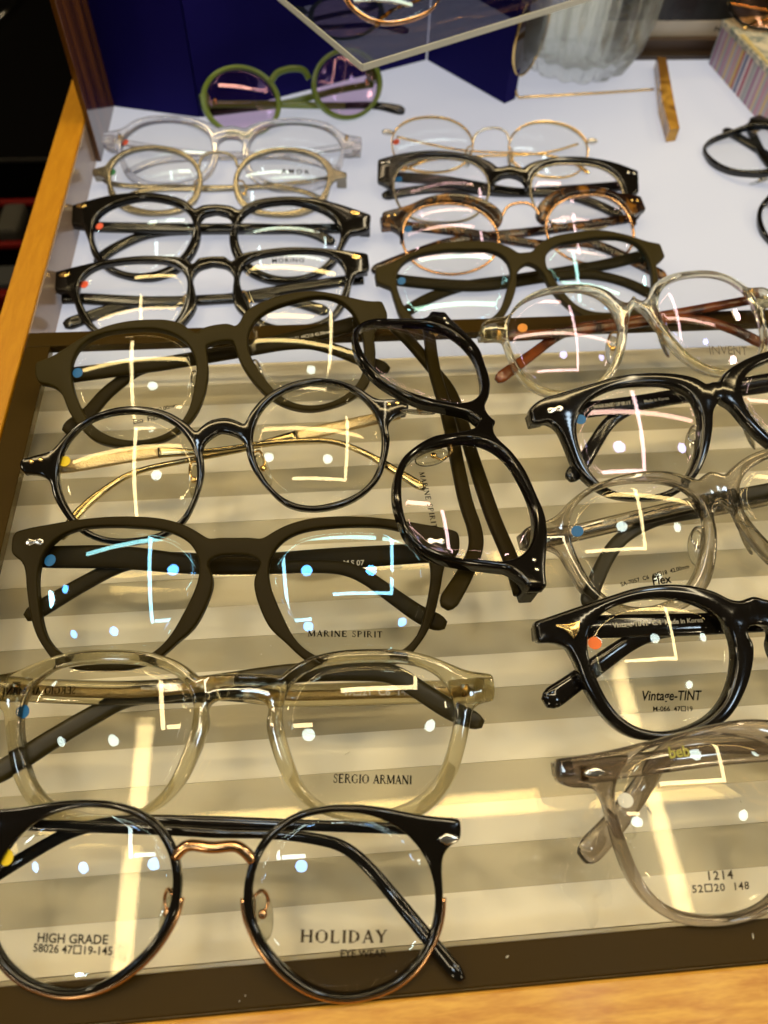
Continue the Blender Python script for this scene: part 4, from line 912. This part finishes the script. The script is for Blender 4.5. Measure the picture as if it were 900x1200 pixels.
# display case -----------------------------------------------------
ZB = -22.0
case = empty('display_case', (0.1, 0.2, -0.1), 'light wood display case with dark framed glass lid over a striped bed', 'display case')
def cpart(nm, x0, x1, y0, y1, z0, z1, mat, bevel=0.0, parent=None):
    cx_, cy_, cz_ = (100, 200, -100)
    me = box_mesh(nm, (x0 - cx_) * MM, (x1 - cx_) * MM, (y0 - cy_) * MM, (y1 - cy_) * MM, (z0 - cz_) * MM, (z1 - cz_) * MM, bevel * MM)
    return link(nm, me, mat, parent or case)
M_WOOD_X = wood('maple_along_x', (0.46, 0.19, 0.012), (0.66, 0.36, 0.05), 0.42, 60, 420, 200, coat=0.05)
M_WOOD_Y = wood('maple_along_y', (0.44, 0.18, 0.002), (0.52, 0.235, 0.006), 0.45, 420, 60, 200, coat=0.0)
M_LIDFRAME = principled('dark_lid_frame', (0.036, 0.020, 0.002), 0.40, var=0.12, vscale=30, spec=0.08)
M_INNER = principled('taupe_inner_wall', (0.30, 0.22, 0.17), 0.18, var=0.1, vscale=25)
XR = 520
cpart('front_rail', -141, XR, -45, 10.2, -100, 0.2, M_WOOD_X, 0.8)
cpart('side_rail', -140, -126.0, 10.7, 640, -100, 0.3, M_WOOD_Y, 0.8)
cpart('inner_wall', -125.9, -125.2, 263.8, 640, ZB, -0.6, M_INNER)
# lid frame bars, glass
cpart('lid_frame_bar', -125.2, XR, 11.0, 20.6, -4, 0, M_LIDFRAME, 0.3)
cpart('lid_frame_bar', -125.2, XR, 254.9, 263.6, -4, 0, M_LIDFRAME, 0.3)
cpart('lid_frame_bar', -125.2, -115.0, 20.7, 254.8, -4, 0, M_LIDFRAME, 0.3)
M_LID = clear_sheet('lid_glass', (0.992, 0.996, 0.985), (1, 0.90, 0.62), 0.017, 0.0, 0.05)
cpart('glass_lid', -114.9, XR, 20.7, 254.8, -3.6, -0.05, M_LID)
cpart('drawer_wall', -125.2, -124.4, 24, 258, -40, -4.2, principled('cream_wall', (0.5, 0.46, 0.38), 0.5))
# striped bed
M_SLAT_W = principled('white_slat', (0.88, 0.805, 0.67), 0.42, var=0.03, vscale=14)
M_SLAT_G = principled('grey_slat', (0.54, 0.475, 0.345), 0.19, var=0.04, vscale=18, spec=0.40)
cpart('bed_board', -124.3, XR, 11.5, 263.5, ZB - 8, ZB - 2.2, principled('bed_board', (0.25, 0.22, 0.17), 0.6))
yk = 23.9
k = 0
while yk < 262:
    y1 = min(yk + 12.6, 263.4)
    white = (k % 2 == 0)
    cpart('slat', -124.2, XR, yk + 0.02, y1 - 0.02, ZB - 2.1, ZB + (0.0 if white else -0.12), M_SLAT_W if white else M_SLAT_G, 0.04)
    yk += 12.6; k += 1
cpart('slat', -124.2, XR, 11.6, 23.8, ZB - 2.1, ZB - 0.45, M_SLAT_G, 0.12)
# back tray panel
M_PANEL = principled('white_light_panel', (0.28, 0.29, 0.32), 0.5, var=0.03, vscale=9, spec=0.15)   # back-lit opal acrylic
for n_ in M_PANEL.node_tree.nodes:
    if n_.type == 'BSDF_PRINCIPLED':
        n_.inputs['Emission Color'].default_value = (0.93, 0.95, 1.08, 1); n_.inputs['Emission Strength'].default_value = 0.35
cpart('back_panel', -125.1, XR, 263.7, 760, ZB - 6, ZB, M_PANEL)
cpart('base_board', -140, XR, -40, 760, -120, -100.2, M_DARK)

# dark polished end post rising behind the left rail
M_POST = wood('polished_rosewood', (0.004, 0.002, 0.001), (0.17, 0.06, 0.008), 0.10, 40, 75, 3, coat=0.2)
post = link('end_panel', box_mesh('end_panel', -0.1252 + 0.0002, -0.1222, 0.433, 0.505, ZB * MM + 0.0001, 0.26, 0.0003), M_POST)
tag(post, 'tall polished rosewood end panel standing at the corner of the white panel', 'panel')

# navy folding screen
M_NAVY = principled('navy_cloth_board', (0.006, 0.003, 0.095), 0.7, bump=0.2, bscale=2500, spec=0.1)
scr = empty('folding_screen', (-0.0683, 0.4804, ZB * MM), 'navy zigzag folding screen standing at the back of the white panel', 'screen')
pts = [(-124.5, 496.2), (-68.3, 480.4), (81.0, 552.7), (125.3, 492.2)]
for A, B in zip(pts[:-1], pts[1:]):
    a_, b_ = Vector(A), Vector(B)
    d = (b_ - a_).normalized(); n = Vector((-d.y, d.x))
    q = [a_ + d * 0.6, b_ - d * 0.6, b_ - d * 0.6 + n * 10, a_ + d * 0.6 + n * 10]
    me = prism_mesh('screen_leaf', [((p.x + 68.3) * MM, (p.y - 480.4) * MM) for p in q], 0.0, 0.082)
    link('screen_leaf', me, M_NAVY, scr)

# acrylic shelf on top of the screen
M_ACR = crystal('clear_acrylic', (0.80, 0.80, 0.88), 0.25, 1.3)
M_ACRE = principled('frosted_acrylic_edge', (0.62, 0.62, 0.56), 0.5)
Cn, E1, E2 = Vector((24.7, 369.3)), Vector((-9.8, 436.7)), Vector((137.4, 435.7))
d1 = (E1 - Cn).normalized(); d2 = (E2 - Cn).normalized()
sh = empty('acrylic_shelf', (Cn.x * MM, Cn.y * MM, 0.060), 'clear acrylic shelf plate with pale edges resting on the navy screen', 'shelf')
quad = [Vector((0, 0)), d2 * 260, d2 * 260 + d1 * 230, d1 * 230]
link('shelf_plate', prism_mesh('shelf_plate', [(p.x * MM, p.y * MM) for p in quad], -0.0030, 0.0), M_ACR, sh)
for d, L in ((d1, 230), (d2, 260)):
    n = Vector((-d.y, d.x))
    if n.dot(quad[2]) > 0: n = -n
    q = [n * 0.02, d * L + n * 0.02, d * L + n * 0.5, n * 0.5]
    link('shelf_edge', prism_mesh('shelf_edge', [(p.x * MM, p.y * MM) for p in q], -0.0030, 0.0), M_ACRE, sh)

# ribbed vase
M_VASE = crystal('vase_glass', (0.97, 0.98, 0.94), 0.35, 1.35)
vn = M_VASE.node_tree
vo = [n for n in vn.nodes if n.type == 'OUTPUT_MATERIAL'][0]
vt = N(vn, 'ShaderNodeBsdfTranslucent'); vt.inputs[0].default_value = (0.9, 0.88, 0.78, 1)
vm = N(vn, 'ShaderNodeMixShader'); vm.inputs[0].default_value = 0.10
vn.links.new(vo.inputs[0].links[0].from_socket, vm.inputs[1]); vn.links.new(vt.outputs[0], vm.inputs[2]); vn.links.new(vm.outputs[0], vo.inputs[0])
vase = empty('glass_vase', (0.1815, 0.548, ZB * MM), 'ribbed clear glass vase standing on the white panel behind a gold wire temple', 'vase')
prof = [(0.004, 0.0), (0.030, 0.0), (0.037, 0.004), (0.042, 0.014), (0.0455, 0.03), (0.047, 0.05), (0.046, 0.075), (0.041, 0.10), (0.032, 0.12), (0.028, 0.135),
        (0.0265, 0.135), (0.030, 0.119), (0.0385, 0.099), (0.043, 0.075), (0.044, 0.05), (0.0425, 0.031), (0.039, 0.018), (0.033, 0.010), (0.004, 0.009)]
link('vase_body', lathe_mesh('vase_body', prof, 208, 16, 0.055), M_VASE, vase)

# sunglasses standing beside the vase: smoke lens edge-on, gold wire temple, amber tip
sg = empty('sunglasses', (0.1345, 0.500, ZB * MM), 'smoke tinted sunglasses with gold wire temple and amber tip beside the ribbed vase', 'glasses', GROUP)
S0 = Vector((0.1345, 0.500, ZB * MM))
def sgp(x, y, z): return Vector((x * MM, y * MM, z * MM)) - S0
bm = bmesh.new()
bmesh.ops.create_uvsphere(bm, u_segments=40, v_segments=16, radius=1.0)
ax = Vector((0.62, 0.78, 0)).normalized()
for v in bm.verts:
    y, z = v.co.y, v.co.z
    v.co = sgp(139, 508, 14) + ax * (y * 0.022) + Vector((0, 0, 1)) * (z * 0.024) + Vector((ax.y, -ax.x, 0)) * (v.co.x * 0.0011 + 0.002 * (1 - y * y - z * z))
link('lens', finish_bm('lens', bm), principled('smoke_lens', (0.02, 0.012, 0.008), 0.06), sg)
ringp = [sgp(139, 508, 14) + ax * (0.0225 * math.cos(q)) + Vector((0, 0, 0.0245 * math.sin(q))) for q in [2 * math.pi * i / 40 for i in range(40)]]
def tube3(name, pts, r, closed=False, seg=8):
    n = len(pts); vs = []; fs = []
    for i, p in enumerate(pts):
        a_ = pts[(i - 1) % n] if closed or i > 0 else p
        b_ = pts[(i + 1) % n] if closed or i < n - 1 else p
        t_ = (b_ - a_).normalized()
        u = t_.cross(Vector((0.31, 0.17, 0.93))).normalized(); w = t_.cross(u)
        for k in range(seg):
            q = 2 * math.pi * k / seg
            vs.append(p + u * (r * math.cos(q)) + w * (r * math.sin(q)))
    for i in range(n if closed else n - 1):
        j = (i + 1) % n
        for k in range(seg):
            l = (k + 1) % seg
            fs.append((i * seg + k, i * seg + l, j * seg + l, j * seg + k))
    if not closed:
        fs.append(tuple(range(seg))[::-1]); fs.append(tuple((n - 1) * seg + k for k in range(seg)))
    return mesh_of(name, vs, fs)
link('rim', tube3('rim', ringp, 0.0008, True), M_GOLD, sg)
wire = spline([(128, 500, -2), (132, 499.6, -14), (134.5, 498, -20.6), (140, 499, -21), (190, 503, -21), (228, 507, -21)], False, 2)
link('temple', tube3('temple', [sgp(*p) for p in wire], 0.0008), M_GOLD, sg)
tipm = prism_mesh('temple_tip', [(0, 0), (6.5, 1.5), (12, 30), (25, 92), (19, 93), (5, 34)], 0, 8)
for v in tipm.vertices:
    v.co = sgp(v.co.x + 217.5 , v.co.y + 443.5, v.co.z + ZB + 0.3)
link('temple_tip', tipm, M_AMBER, sg)

# picture board at the back
pb = empty('picture_board', (0.26, 0.575, ZB * MM), 'dark framed photograph with a pale caption strip leaning behind the striped box', 'picture')
def pbx(nm, x0, x1, y0, y1, z0, z1, m): return link(nm, box_mesh(nm, (x0 - 260) * MM, (x1 - 260) * MM, (y0 - 575) * MM, (y1 - 575) * MM, (z0 - ZB) * MM, (z1 - ZB) * MM, 0.0003), m, pb)
pbx('ledge', 205, 520, 549, 556, ZB, ZB + 3.0, principled('dark_brown_ledge', (0.045, 0.030, 0.020), 0.4))
pbx('frame_bar', 205, 520, 556.3, 562, ZB, ZB + 10.0, principled('brown_frame', (0.075, 0.048, 0.032), 0.45))
pbx('caption_strip', 205, 520, 562.3, 563.3, ZB + 8, ZB + 19.5, principled('caption_paper', (0.62, 0.58, 0.52), 0.6))
photo_m, nt, out = new_mat('dark_photograph')
p = N(nt, 'ShaderNodeBsdfPrincipled'); p.inputs['Roughness'].default_value = 0.25
tc = N(nt, 'ShaderNodeTexCoord'); no = N(nt, 'ShaderNodeTexNoise'); no.inputs['Scale'].default_value = 22
cr = N(nt, 'ShaderNodeValToRGB'); cr.color_ramp.elements[0].position = 0.4; cr.color_ramp.elements[0].color = (0.012, 0.010, 0.010, 1)
cr.color_ramp.elements[1].position = 0.62; cr.color_ramp.elements[1].color = (0.05, 0.055, 0.06, 1)
nt.links.new(tc.outputs['Object'], no.inputs['Vector']); nt.links.new(no.outputs['Fac'], cr.inputs['Fac']); nt.links.new(cr.outputs[0], p.inputs['Base Color']); nt.links.new(p.outputs[0], out.inputs[0])
pbx('photograph', 205, 520, 562.4, 563.0, ZB + 19.6, ZB + 120, photo_m)
me = text_mesh('NY SIDE', 1.1, 0.02)
for v in me.vertices:
    v.co = Vector(((283 - 260 + v.co.x * 6.2) * MM, (562.15 - 575) * MM, (13.0 + v.co.y * 4.2) * MM))
link('caption_print', me, INK, pb)

# striped gift box
sb_m, nt, out = new_mat('striped_paper')
p = N(nt, 'ShaderNodeBsdfPrincipled'); p.inputs['Roughness'].default_value = 0.5
tc = N(nt, 'ShaderNodeTexCoord'); sx = N(nt, 'ShaderNodeSeparateXYZ'); nt.links.new(tc.outputs['Object'], sx.inputs[0])
dm = N(nt, 'ShaderNodeMath', operation='MULTIPLY_ADD'); dm.inputs[1].default_value = 19.0; dm.inputs[2].default_value = 0.99
nt.links.new(sx.outputs['Y'], dm.inputs[0])
cr = N(nt, 'ShaderNodeValToRGB'); cr.color_ramp.interpolation = 'CONSTANT'
stripe = [(0.32, 0.34, 0.38), (0.55, 0.48, 0.50), (0.36, 0.04, 0.10), (0.62, 0.55, 0.62), (0.10, 0.13, 0.28), (0.55, 0.56, 0.60), (0.34, 0.03, 0.07), (0.58, 0.40, 0.14),
          (0.38, 0.33, 0.42), (0.52, 0.27, 0.32), (0.40, 0.38, 0.46), (0.62, 0.46, 0.20), (0.42, 0.34, 0.44), (0.50, 0.24, 0.36), (0.36, 0.38, 0.44), (0.60, 0.48, 0.28),
          (0.44, 0.26, 0.40), (0.50, 0.46, 0.52), (0.34, 0.16, 0.30), (0.40, 0.42, 0.46)]
el = cr.color_ramp.elements
while len(el) < len(stripe): el.new(0.5)
random.seed(3)
pos = 0.0
for e, c in zip(el, stripe):
    e.position = pos; e.color = c4(c); pos += 1.0 / len(stripe) * random.uniform(0.7, 1.3)
fr = N(nt, 'ShaderNodeMath', operation='FRACT'); nt.links.new(dm.outputs[0], fr.inputs[0])
nt.links.new(fr.outputs[0], cr.inputs['Fac']); nt.links.new(cr.outputs[0], p.inputs['Base Color']); nt.links.new(p.outputs[0], out.inputs[0])
gb = empty('gift_box', (0.2782, 0.5443, ZB * MM), 'paper box with multicoloured striped sides and pale patterned lid', 'box')
quad = [(0, 0), (9.5, -95), (150, -70), (140, 25)]
link('box_side', prism_mesh('box_side', [(a * MM, b * MM) for a, b in quad], 0, 0.0240), sb_m, gb)
lid_m = tortoise('patterned_lid_paper', (0.20, 0.24, 0.24), (0.66, 0.60, 0.48), 180, 0.45)
link('box_lid', prism_mesh('box_lid', [(a * MM, b * MM) for a, b in [(-0.6, 0.6), (9.0, -95.8), (151, -70.6), (141, 25.6)]], 0.0241, 0.0275), lid_m, gb)
link('gold_ribbon', prism_mesh('gold_ribbon', [(a * MM, b * MM) for a, b in [(3.0, -22), (8.4, -74), (9.6, -74), (6.6, -22)]], 0.0276, 0.0280), principled('ribbon', (0.55, 0.45, 0.22), 0.4), gb)
me = text_mesh('noon', 1.0, 0.01)
for v in me.vertices:
    v.co = Vector(((24 + v.co.x * 16) * MM, (-52 - v.co.x * 16 * 0.35 + v.co.y * 14) * MM, 0.0277))
link('lid_print', me, INK, gb)

# things in the dark aisle left of the case
cr_ = empty('dark_crate', (-0.36, 0.64, -0.60), 'dark crate with red rim and pale handle in the aisle beside the case', 'crate')
M_RED = principled('red_plastic', (0.07, 0.002, 0.001), 0.5, spec=0.05)
link('crate_body', box_mesh('crate_body', -0.20, 0.20, -0.028, 0.032, 0.0, 0.396, 0.004), M_DARK, cr_)
for z_ in (0.400, 0.33):
    rp = [Vector((sx_ * 0.203, sy_ * 0.032, z_)) for sx_, sy_ in ((-1, -1), (1, -1), (1, 1), (-1, 1))]
    rp = [Vector(q) for q in spline(rp, True, 0.01, 30)]
    link('rim', tube3('rim', rp, 0.004, True), M_RED, cr_)
link('handle', box_mesh('handle', 0.078, 0.098, -0.026, 0.015, 0.397, 0.412, 0.004), principled('pale_handle', (0.035, 0.032, 0.026), 0.6, spec=0.05), cr_)
tr_ = empty('pale_tray', (-0.36, 0.570, -0.60), 'pale grey tray with red edge standing in front of the dark crate', 'tray')
link('tray_body', box_mesh('tray_body', -0.2, 0.2, -0.012, 0.014, 0.0, 0.398, 0.003), principled('grey_tray', (0.03, 0.03, 0.03), 0.6, spec=0.05), tr_)
link('tray_edge', box_mesh('tray_edge', -0.2, 0.2, -0.024, -0.0125, 0.0, 0.394, 0.003), M_RED, tr_)
cab = empty('aisle_cabinet', (-0.55, 1.02, -0.60), 'black aisle cabinet with thin metal edge strip and chrome bracket', 'cabinet')
link('cabinet_body', box_mesh('cabinet_body', -0.5, 0.28, -0.1, 0.5, 0.0, 0.30, 0.002), M_DARK, cab)
link('edge_strip', box_mesh('edge_strip', -0.5, 0.281, -0.102, -0.0995, 0.297, 0.3005, 0.0), principled('dull_metal', (0.20, 0.18, 0.16), 0.4, metal=1.0), cab)
for br in ([(-0.2, 0.272, 0.306), (0.10, 0.272, 0.306), (0.115, 0.34, 0.306)], [(-0.2, 0.235, 0.306), (0.09, 0.235, 0.306), (0.10, 0.25, 0.306)], [(0.085, 0.235, 0.306), (0.09, 0.205, 0.306)]):
    link('bracket', tube3('bracket', [Vector(q) for q in br], 0.0032), M_SILVER, cab)

# ------------------------------------------------------------------ the eyeglasses
SQ = '\u25a1'
make_glasses('holiday', 'round black eyeglasses with rose gold bridge and lower rims, HOLIDAY printed on lens', M_GLOSS, M_GLOSS, 'white', t=3.2, b=0.9, th=2.6,
    sticker='yellow', pads=(M_PAD, M_ROSE), hinge=M_ROSE, bridge_mat=M_ROSE, rim_mat=M_ROSE, rivets=('diamond', M_SILVER, 61.0, 15.5),
    prints=[('HOLIDAY', 'holiday', 0, 'lens', INK_SOFT, dict(spacing=1.1, serif=True)), ('EYE WEAR', 'eye', 0, 'lens', INK_GREY),
            ('HIGH GRADE', 'hg', 0, 'lens', INK_GREY), ('58026 47' + SQ + '19-145', 'num', 0, 'lens', INK_GREY)])
make_glasses('sergio', 'translucent olive crystal eyeglasses with SERGIO ARMANI printed in black on one lens', M_CR_SERGIO, M_CR_SERGIO, 'neutral', t=4.6, b=1.2, th=3.4,
    sticker='blue', tip=M_OLIVETIP, tipfrac=0.52, core=M_STAMPED,
    prints=[('SERGIO ARMANI', 'sa', 0, 'lens', INK, dict(hscale=1.3, serif=True)), ('SERGIO ARMANI', 'inl', 0, 'tl', INK, dict(flip=True, hscale=1.3, serif=True)),
            ('Made in Korea', 'mk', 0, 'tl', INK_PALE), ('49' + SQ + '21  C6  145', 'num', 0, 'tr', INK_PALE)])
make_glasses('marine', 'matte black square eyeglasses with MARINE SPIRIT and blue reflections on the lenses', M_MATTE, M_MATTE, 'blue', t=4.0, b=0.8, th=3.2,
    sticker='blue', rivets=('bone', M_SILVER, 66.3, 17.6),
    prints=[('MARINE SPIRIT', 'ms', 0, 'lens', INK, dict(spacing=1.12, serif=True)), ('51' + SQ + '19  148', 'num', 0, 'tr', INK_PALE), ('M.S 07', 'm07', 0, 'tr', INK_PALE)])
make_glasses('round', 'thin round glossy black eyeglasses with stamped gold temples', M_GLOSS, M_STAMPED, 'neutral', t=3.4, b=1.0, th=2.0,
    sticker='yellow', rivets=('dots', M_GOLD, 65.8, 12.0), pads=(M_PAD, M_GOLD), tip=M_ANTIQUE, tipfrac=0.70)
make_glasses('eco', 'matte dark olive eyeglasses with Eco Flex printed on the lens', M_OLIVE, M_MATTE, 'neutral', t=4.2, b=0.8, th=3.2,
    sticker='blue', pads=(M_PAD, M_SILVER),
    prints=[('Eco Flex SA-7057 C1 48' + SQ + '18 42.00mm', 'inr', 0, 'tr', INK_PALE), ('Eco  Flex', 'eco', 0, 'lens', INK_GREY), ('42.00mm', 'mm', 0, 'lens', INK_GREY)])
make_glasses('black5', 'black square eyeglasses with MORINO on a lens, beside the inner wall of the case', M_GLOSS, M_BLACK, 'neutral', sticker='red',
    rivets=('diamond', M_GOLD, 70.0, 17.0), pads=(M_PAD, M_GOLD), prints=[('MORINO', 'mo', 0, 'lens', INK, dict(spacing=1.2))])
make_glasses('black4', 'glossy black rounded eyeglasses with gold kite rivets and a red dot sticker', M_GLOSS, M_BLACK, 'white', sticker='red', b=1.7,
    rivets=('diamond', M_GOLD, 70.5, 19.0))
make_glasses('champ', 'champagne metal rimmed eyeglasses with AMOR on a lens and green dot sticker', M_CHAMP, M_CHAMP, 'white', t=2.6, b=0.9, th=1.8,
    sticker='green', bridge_mat=M_CHAMP, pads=(M_PAD, M_GOLD), endblock=True, prints=[('AMOR', 'amor', 0, 'lens', INK_GREY, dict(spacing=1.5))])
make_glasses('crystal', 'pale clear crystal eyeglasses in front of the green round sunglasses', M_CR_PINK, M_CR_PINK, 'white', sticker='red', th=2.6)
make_glasses('gold', 'thin gold wire rimmed eyeglasses with silver arched bridge', M_GOLD, M_GOLD, 'white', t=1.8, b=0.7, th=1.3, sticker='red',
    bridge_mat=M_SILVER, endblock=False, pads=(M_PAD, M_GOLD), rivets=('knob', M_SILVER, 60.5, 9.0))
make_glasses('brow2', 'black browline eyeglasses with thin gold lower rims and paired rivets', M_GLOSS, M_BLACK, 'lilac', sticker='blue', rivets=('dots', M_SILVER, 69.0, 17.5), th=3.2, rim_mat=M_CHAMP)
make_glasses('brow3', 'brown tortoiseshell browline eyeglasses with gold arched bridge', M_TORT, M_TORT, 'lilac', sticker='blue', rivets=('dots', M_GOLD, 66.5, 17.0),
    bridge_mat=M_ROSE, rim_mat=M_ROSE)
make_glasses('olive4', 'matte olive square eyeglasses with sky blue reflections in the lenses, half behind the lid frame', M_OLIVE, M_MATTE, 'sky', sticker='blue', b=0.8,
    prints=[('CARLIO', 'ob', 0, 'lens', INK_GREY, dict(spacing=1.1))])
make_glasses('clear5', 'clear crystal round eyeglasses with reddish tortoiseshell temples', M_CR_CLEAR, M_TORTR, 'lilac', sticker='amber', pads=(M_PAD, M_GOLD), th=3.0, t=4.2,
    prints=[('INVENT', 'lv', 0, 'lens', principled('faded_ink', (0.16, 0.13, 0.09), 0.6), dict(bold=0.0))])
make_glasses('black6', 'thick glossy black eyeglasses with silver bone-shaped rivet and clear nose pads', M_GLOSS, M_BLACK, 'lilac', sticker='blue', t=4.6, b=1.3,
    rivets=('bone', M_SILVER, 64.5, 18.5), pads=(M_PAD, M_SILVER),
    prints=[('MARINE SPIRIT', 'inl', 0, 'tl', INK_PALE, dict(serif=True)), ('Made in Korea', 'mk', 0, 'tl', INK_PALE)])
make_glasses('grey7', 'smoke grey crystal eyeglasses with black temple tips and Flex print on lens', M_CR_GREY, M_CR_GREY, 'neutral', sticker='blue', t=4.4, b=1.2,
    tip=M_GREYTIP, tipfrac=0.5, core=M_SILVER, pads=(M_PAD, M_SILVER),
    prints=[('SA-7057  C6  48' + SQ + '18  42.00mm', 'sa', 0, 'lens', INK), ('Flex', 'fl', 0, 'lens', INK), ('SERGIO ARMANI', 'inl', 0, 'tl', INK_PALE, dict(serif=True))])
make_glasses('tint8', 'heavy glossy black eyeglasses with gold arrow rivet and Vintage-TINT on the lens', M_GLOSS, M_GLOSS, 'neutral', sticker='orange', t=5.0, b=1.2, th=3.6,
    rivets=('arrow', M_GOLD, 59.0, 11.8),
    prints=[('Vintage-TINT', 'vt', 0, 'lens', INK, dict(shear=0.25, hscale=1.25)), ('M-066  47' + SQ + '19', 'm066', 0, 'lens', INK), ('Vintage-TINT  C.4  Made in Korea', 'inl', 0, 'tl', INK_PALE)])
make_glasses('beb9', 'smoky lilac crystal square eyeglasses with beb in yellow and 1214 on the lens', M_CR_BEB, M_CR_BEB, 'neutral', sticker='white', t=4.6, b=1.2, th=3.4,
    rivets=('diamond', M_SILVER, 66.0, 16.5),
    prints=[('beb', 'beb', 0, 'tl', INK_GOLD, dict(bold=0.02)), ('1214', 'n1', 0, 'lens', INK_SOFT, dict(spacing=1.2)), ('52' + SQ + '20  148', 'n2', 0, 'lens', INK_SOFT, dict(spacing=1.15))])
make_glasses('green', 'olive green round sunglasses with plum lenses propped against the navy screen', M_GREEN, M_GREEN, 'plum', name='sunglasses', t=4.0, b=0.8, bridge_mat=M_GREEN,
    tip=M_BLACK, tipfrac=0.3)
make_glasses('side', 'glossy black eyeglasses turned sideways on top of the others, dotted rivets at the end', M_GLOSS, M_MATTE, 'lilac', sticker='blue', t=4.6, b=1.3,
    rivets=('dots', M_SILVER, 59.5, 16.0), pads=(M_PAD, M_GOLD),
    prints=[('MARINE SPIRIT', 'ms', 0, 'lens', INK, dict(spacing=1.12, serif=True))])

def moved(key, o, yaw, tau, base, **kw):
    D = dict(G[key]); D.update(o=o, yaw=yaw, tau=tau, rise=0.0, **kw)
    s_, c_ = math.sin(math.radians(tau)), math.cos(math.radians(tau))
    for f in ('tl', 'tr'):
        D[f] = [[p[0], p[1], max(p[2], -((o[2] - base + p[1] * s_) - 1.6) / c_), p[3]] for p in D[f]]
    return D
make_glasses('edge', 'glossy black eyeglasses lying crosswise in front of the striped paper box', M_GLOSS, M_BLACK, 'white', t=4.2, b=1.2, pads=(M_PAD, M_SILVER),
    data=moved('side', [264.5, 386.5, -10.4], -85.0, 14.0, ZB, st=None))
make_glasses('shelfpair', 'gold and brown rimmed eyeglasses lying on the clear acrylic shelf', M_ROSE, M_TORT, 'white', t=2.4, b=0.9, th=1.6, bridge_mat=M_ROSE, endblock=False,
    data=moved('gold', [74.0, 438.0, 71.2], 24.0, 20.0, 60.0, st=None))
make_glasses('boxpair', 'thin black rimmed eyeglasses with peach lenses lying on the striped paper box', M_GLOSS, M_GOLD, 'peach', t=2.2, b=0.8, th=1.6, bridge_mat=M_GOLD, endblock=False,
    data=moved('gold', [338.0, 541.0, 16.8], -3.0, 20.0, 5.5, st=None))

# crinkled clear film sleeve round the temple tip of the smoky lilac pair
random.seed(5)
bm = bmesh.new()
from mathutils import noise
nx, ny = 26, 20
fc = Vector((0.0665, 0.0440, 0.0)); fd = Vector((0.62, 0.78, 0)).normalized(); fn = Vector((-fd.y, fd.x, 0))
gridv = []
for i in range(nx + 1):
    row = []
    for j in range(ny + 1):
        u = (i / nx - 0.5) * 0.036; w = (j / ny - 0.5) * 0.024
        q = Vector((u * 160, w * 160, 3.3))
        edge = 1 - 0.25 * abs(2 * j / ny - 1) * noise.noise(Vector((i * 0.4, j * 0.3, 1.7)))
        h = 0.0085 * (1 - (2 * j / ny - 1) ** 2) + abs(noise.noise(q)) * 0.0032 + abs(noise.noise(q * 2.3)) * 0.0014
        p = fc + fd * (u * edge) + fn * (w * edge); p.z = 0.0012 + h
        row.append(bm.verts.new(p))
    gridv.append(row)
for i in range(nx):
    for j in range(ny):
        bm.faces.new((gridv[i][j], gridv[i + 1][j], gridv[i + 1][j + 1], gridv[i][j + 1]))
slv = link('plastic_sleeve', finish_bm('plastic_sleeve', bm, True), clear_sheet('thin_film', (0.985, 0.985, 0.98), (1, 1, 1), 0.016, 0.10))
tag(slv, 'crinkled clear plastic film wrapped round the temple tip of the smoky lilac eyeglasses', 'plastic film')

# specks of dust and lint on the glass lid
random.seed(21)
bm = bmesh.new()
for _ in range(110):
    x_, y_ = random.uniform(-0.112, 0.24), random.uniform(0.012, 0.253)
    r_ = random.uniform(0.00008, 0.00022); a_ = random.uniform(0, math.pi); l_ = random.choice((1, 1, 1, 2.5, 5))
    q = bmesh.ops.create_icosphere(bm, subdivisions=1, radius=r_)
    for v in q['verts']:
        vx = v.co.x * l_
        v.co = Vector((x_ + vx * math.cos(a_) - v.co.y * math.sin(a_), y_ + vx * math.sin(a_) + v.co.y * math.cos(a_), 0.0002 + v.co.z))
ds = link('dust', finish_bm('dust', bm), principled('lint', (0.75, 0.72, 0.62), 0.9, spec=0.0))
tag(ds, 'tiny pale specks of dust and lint on the glass lid', 'dust', kind='stuff')
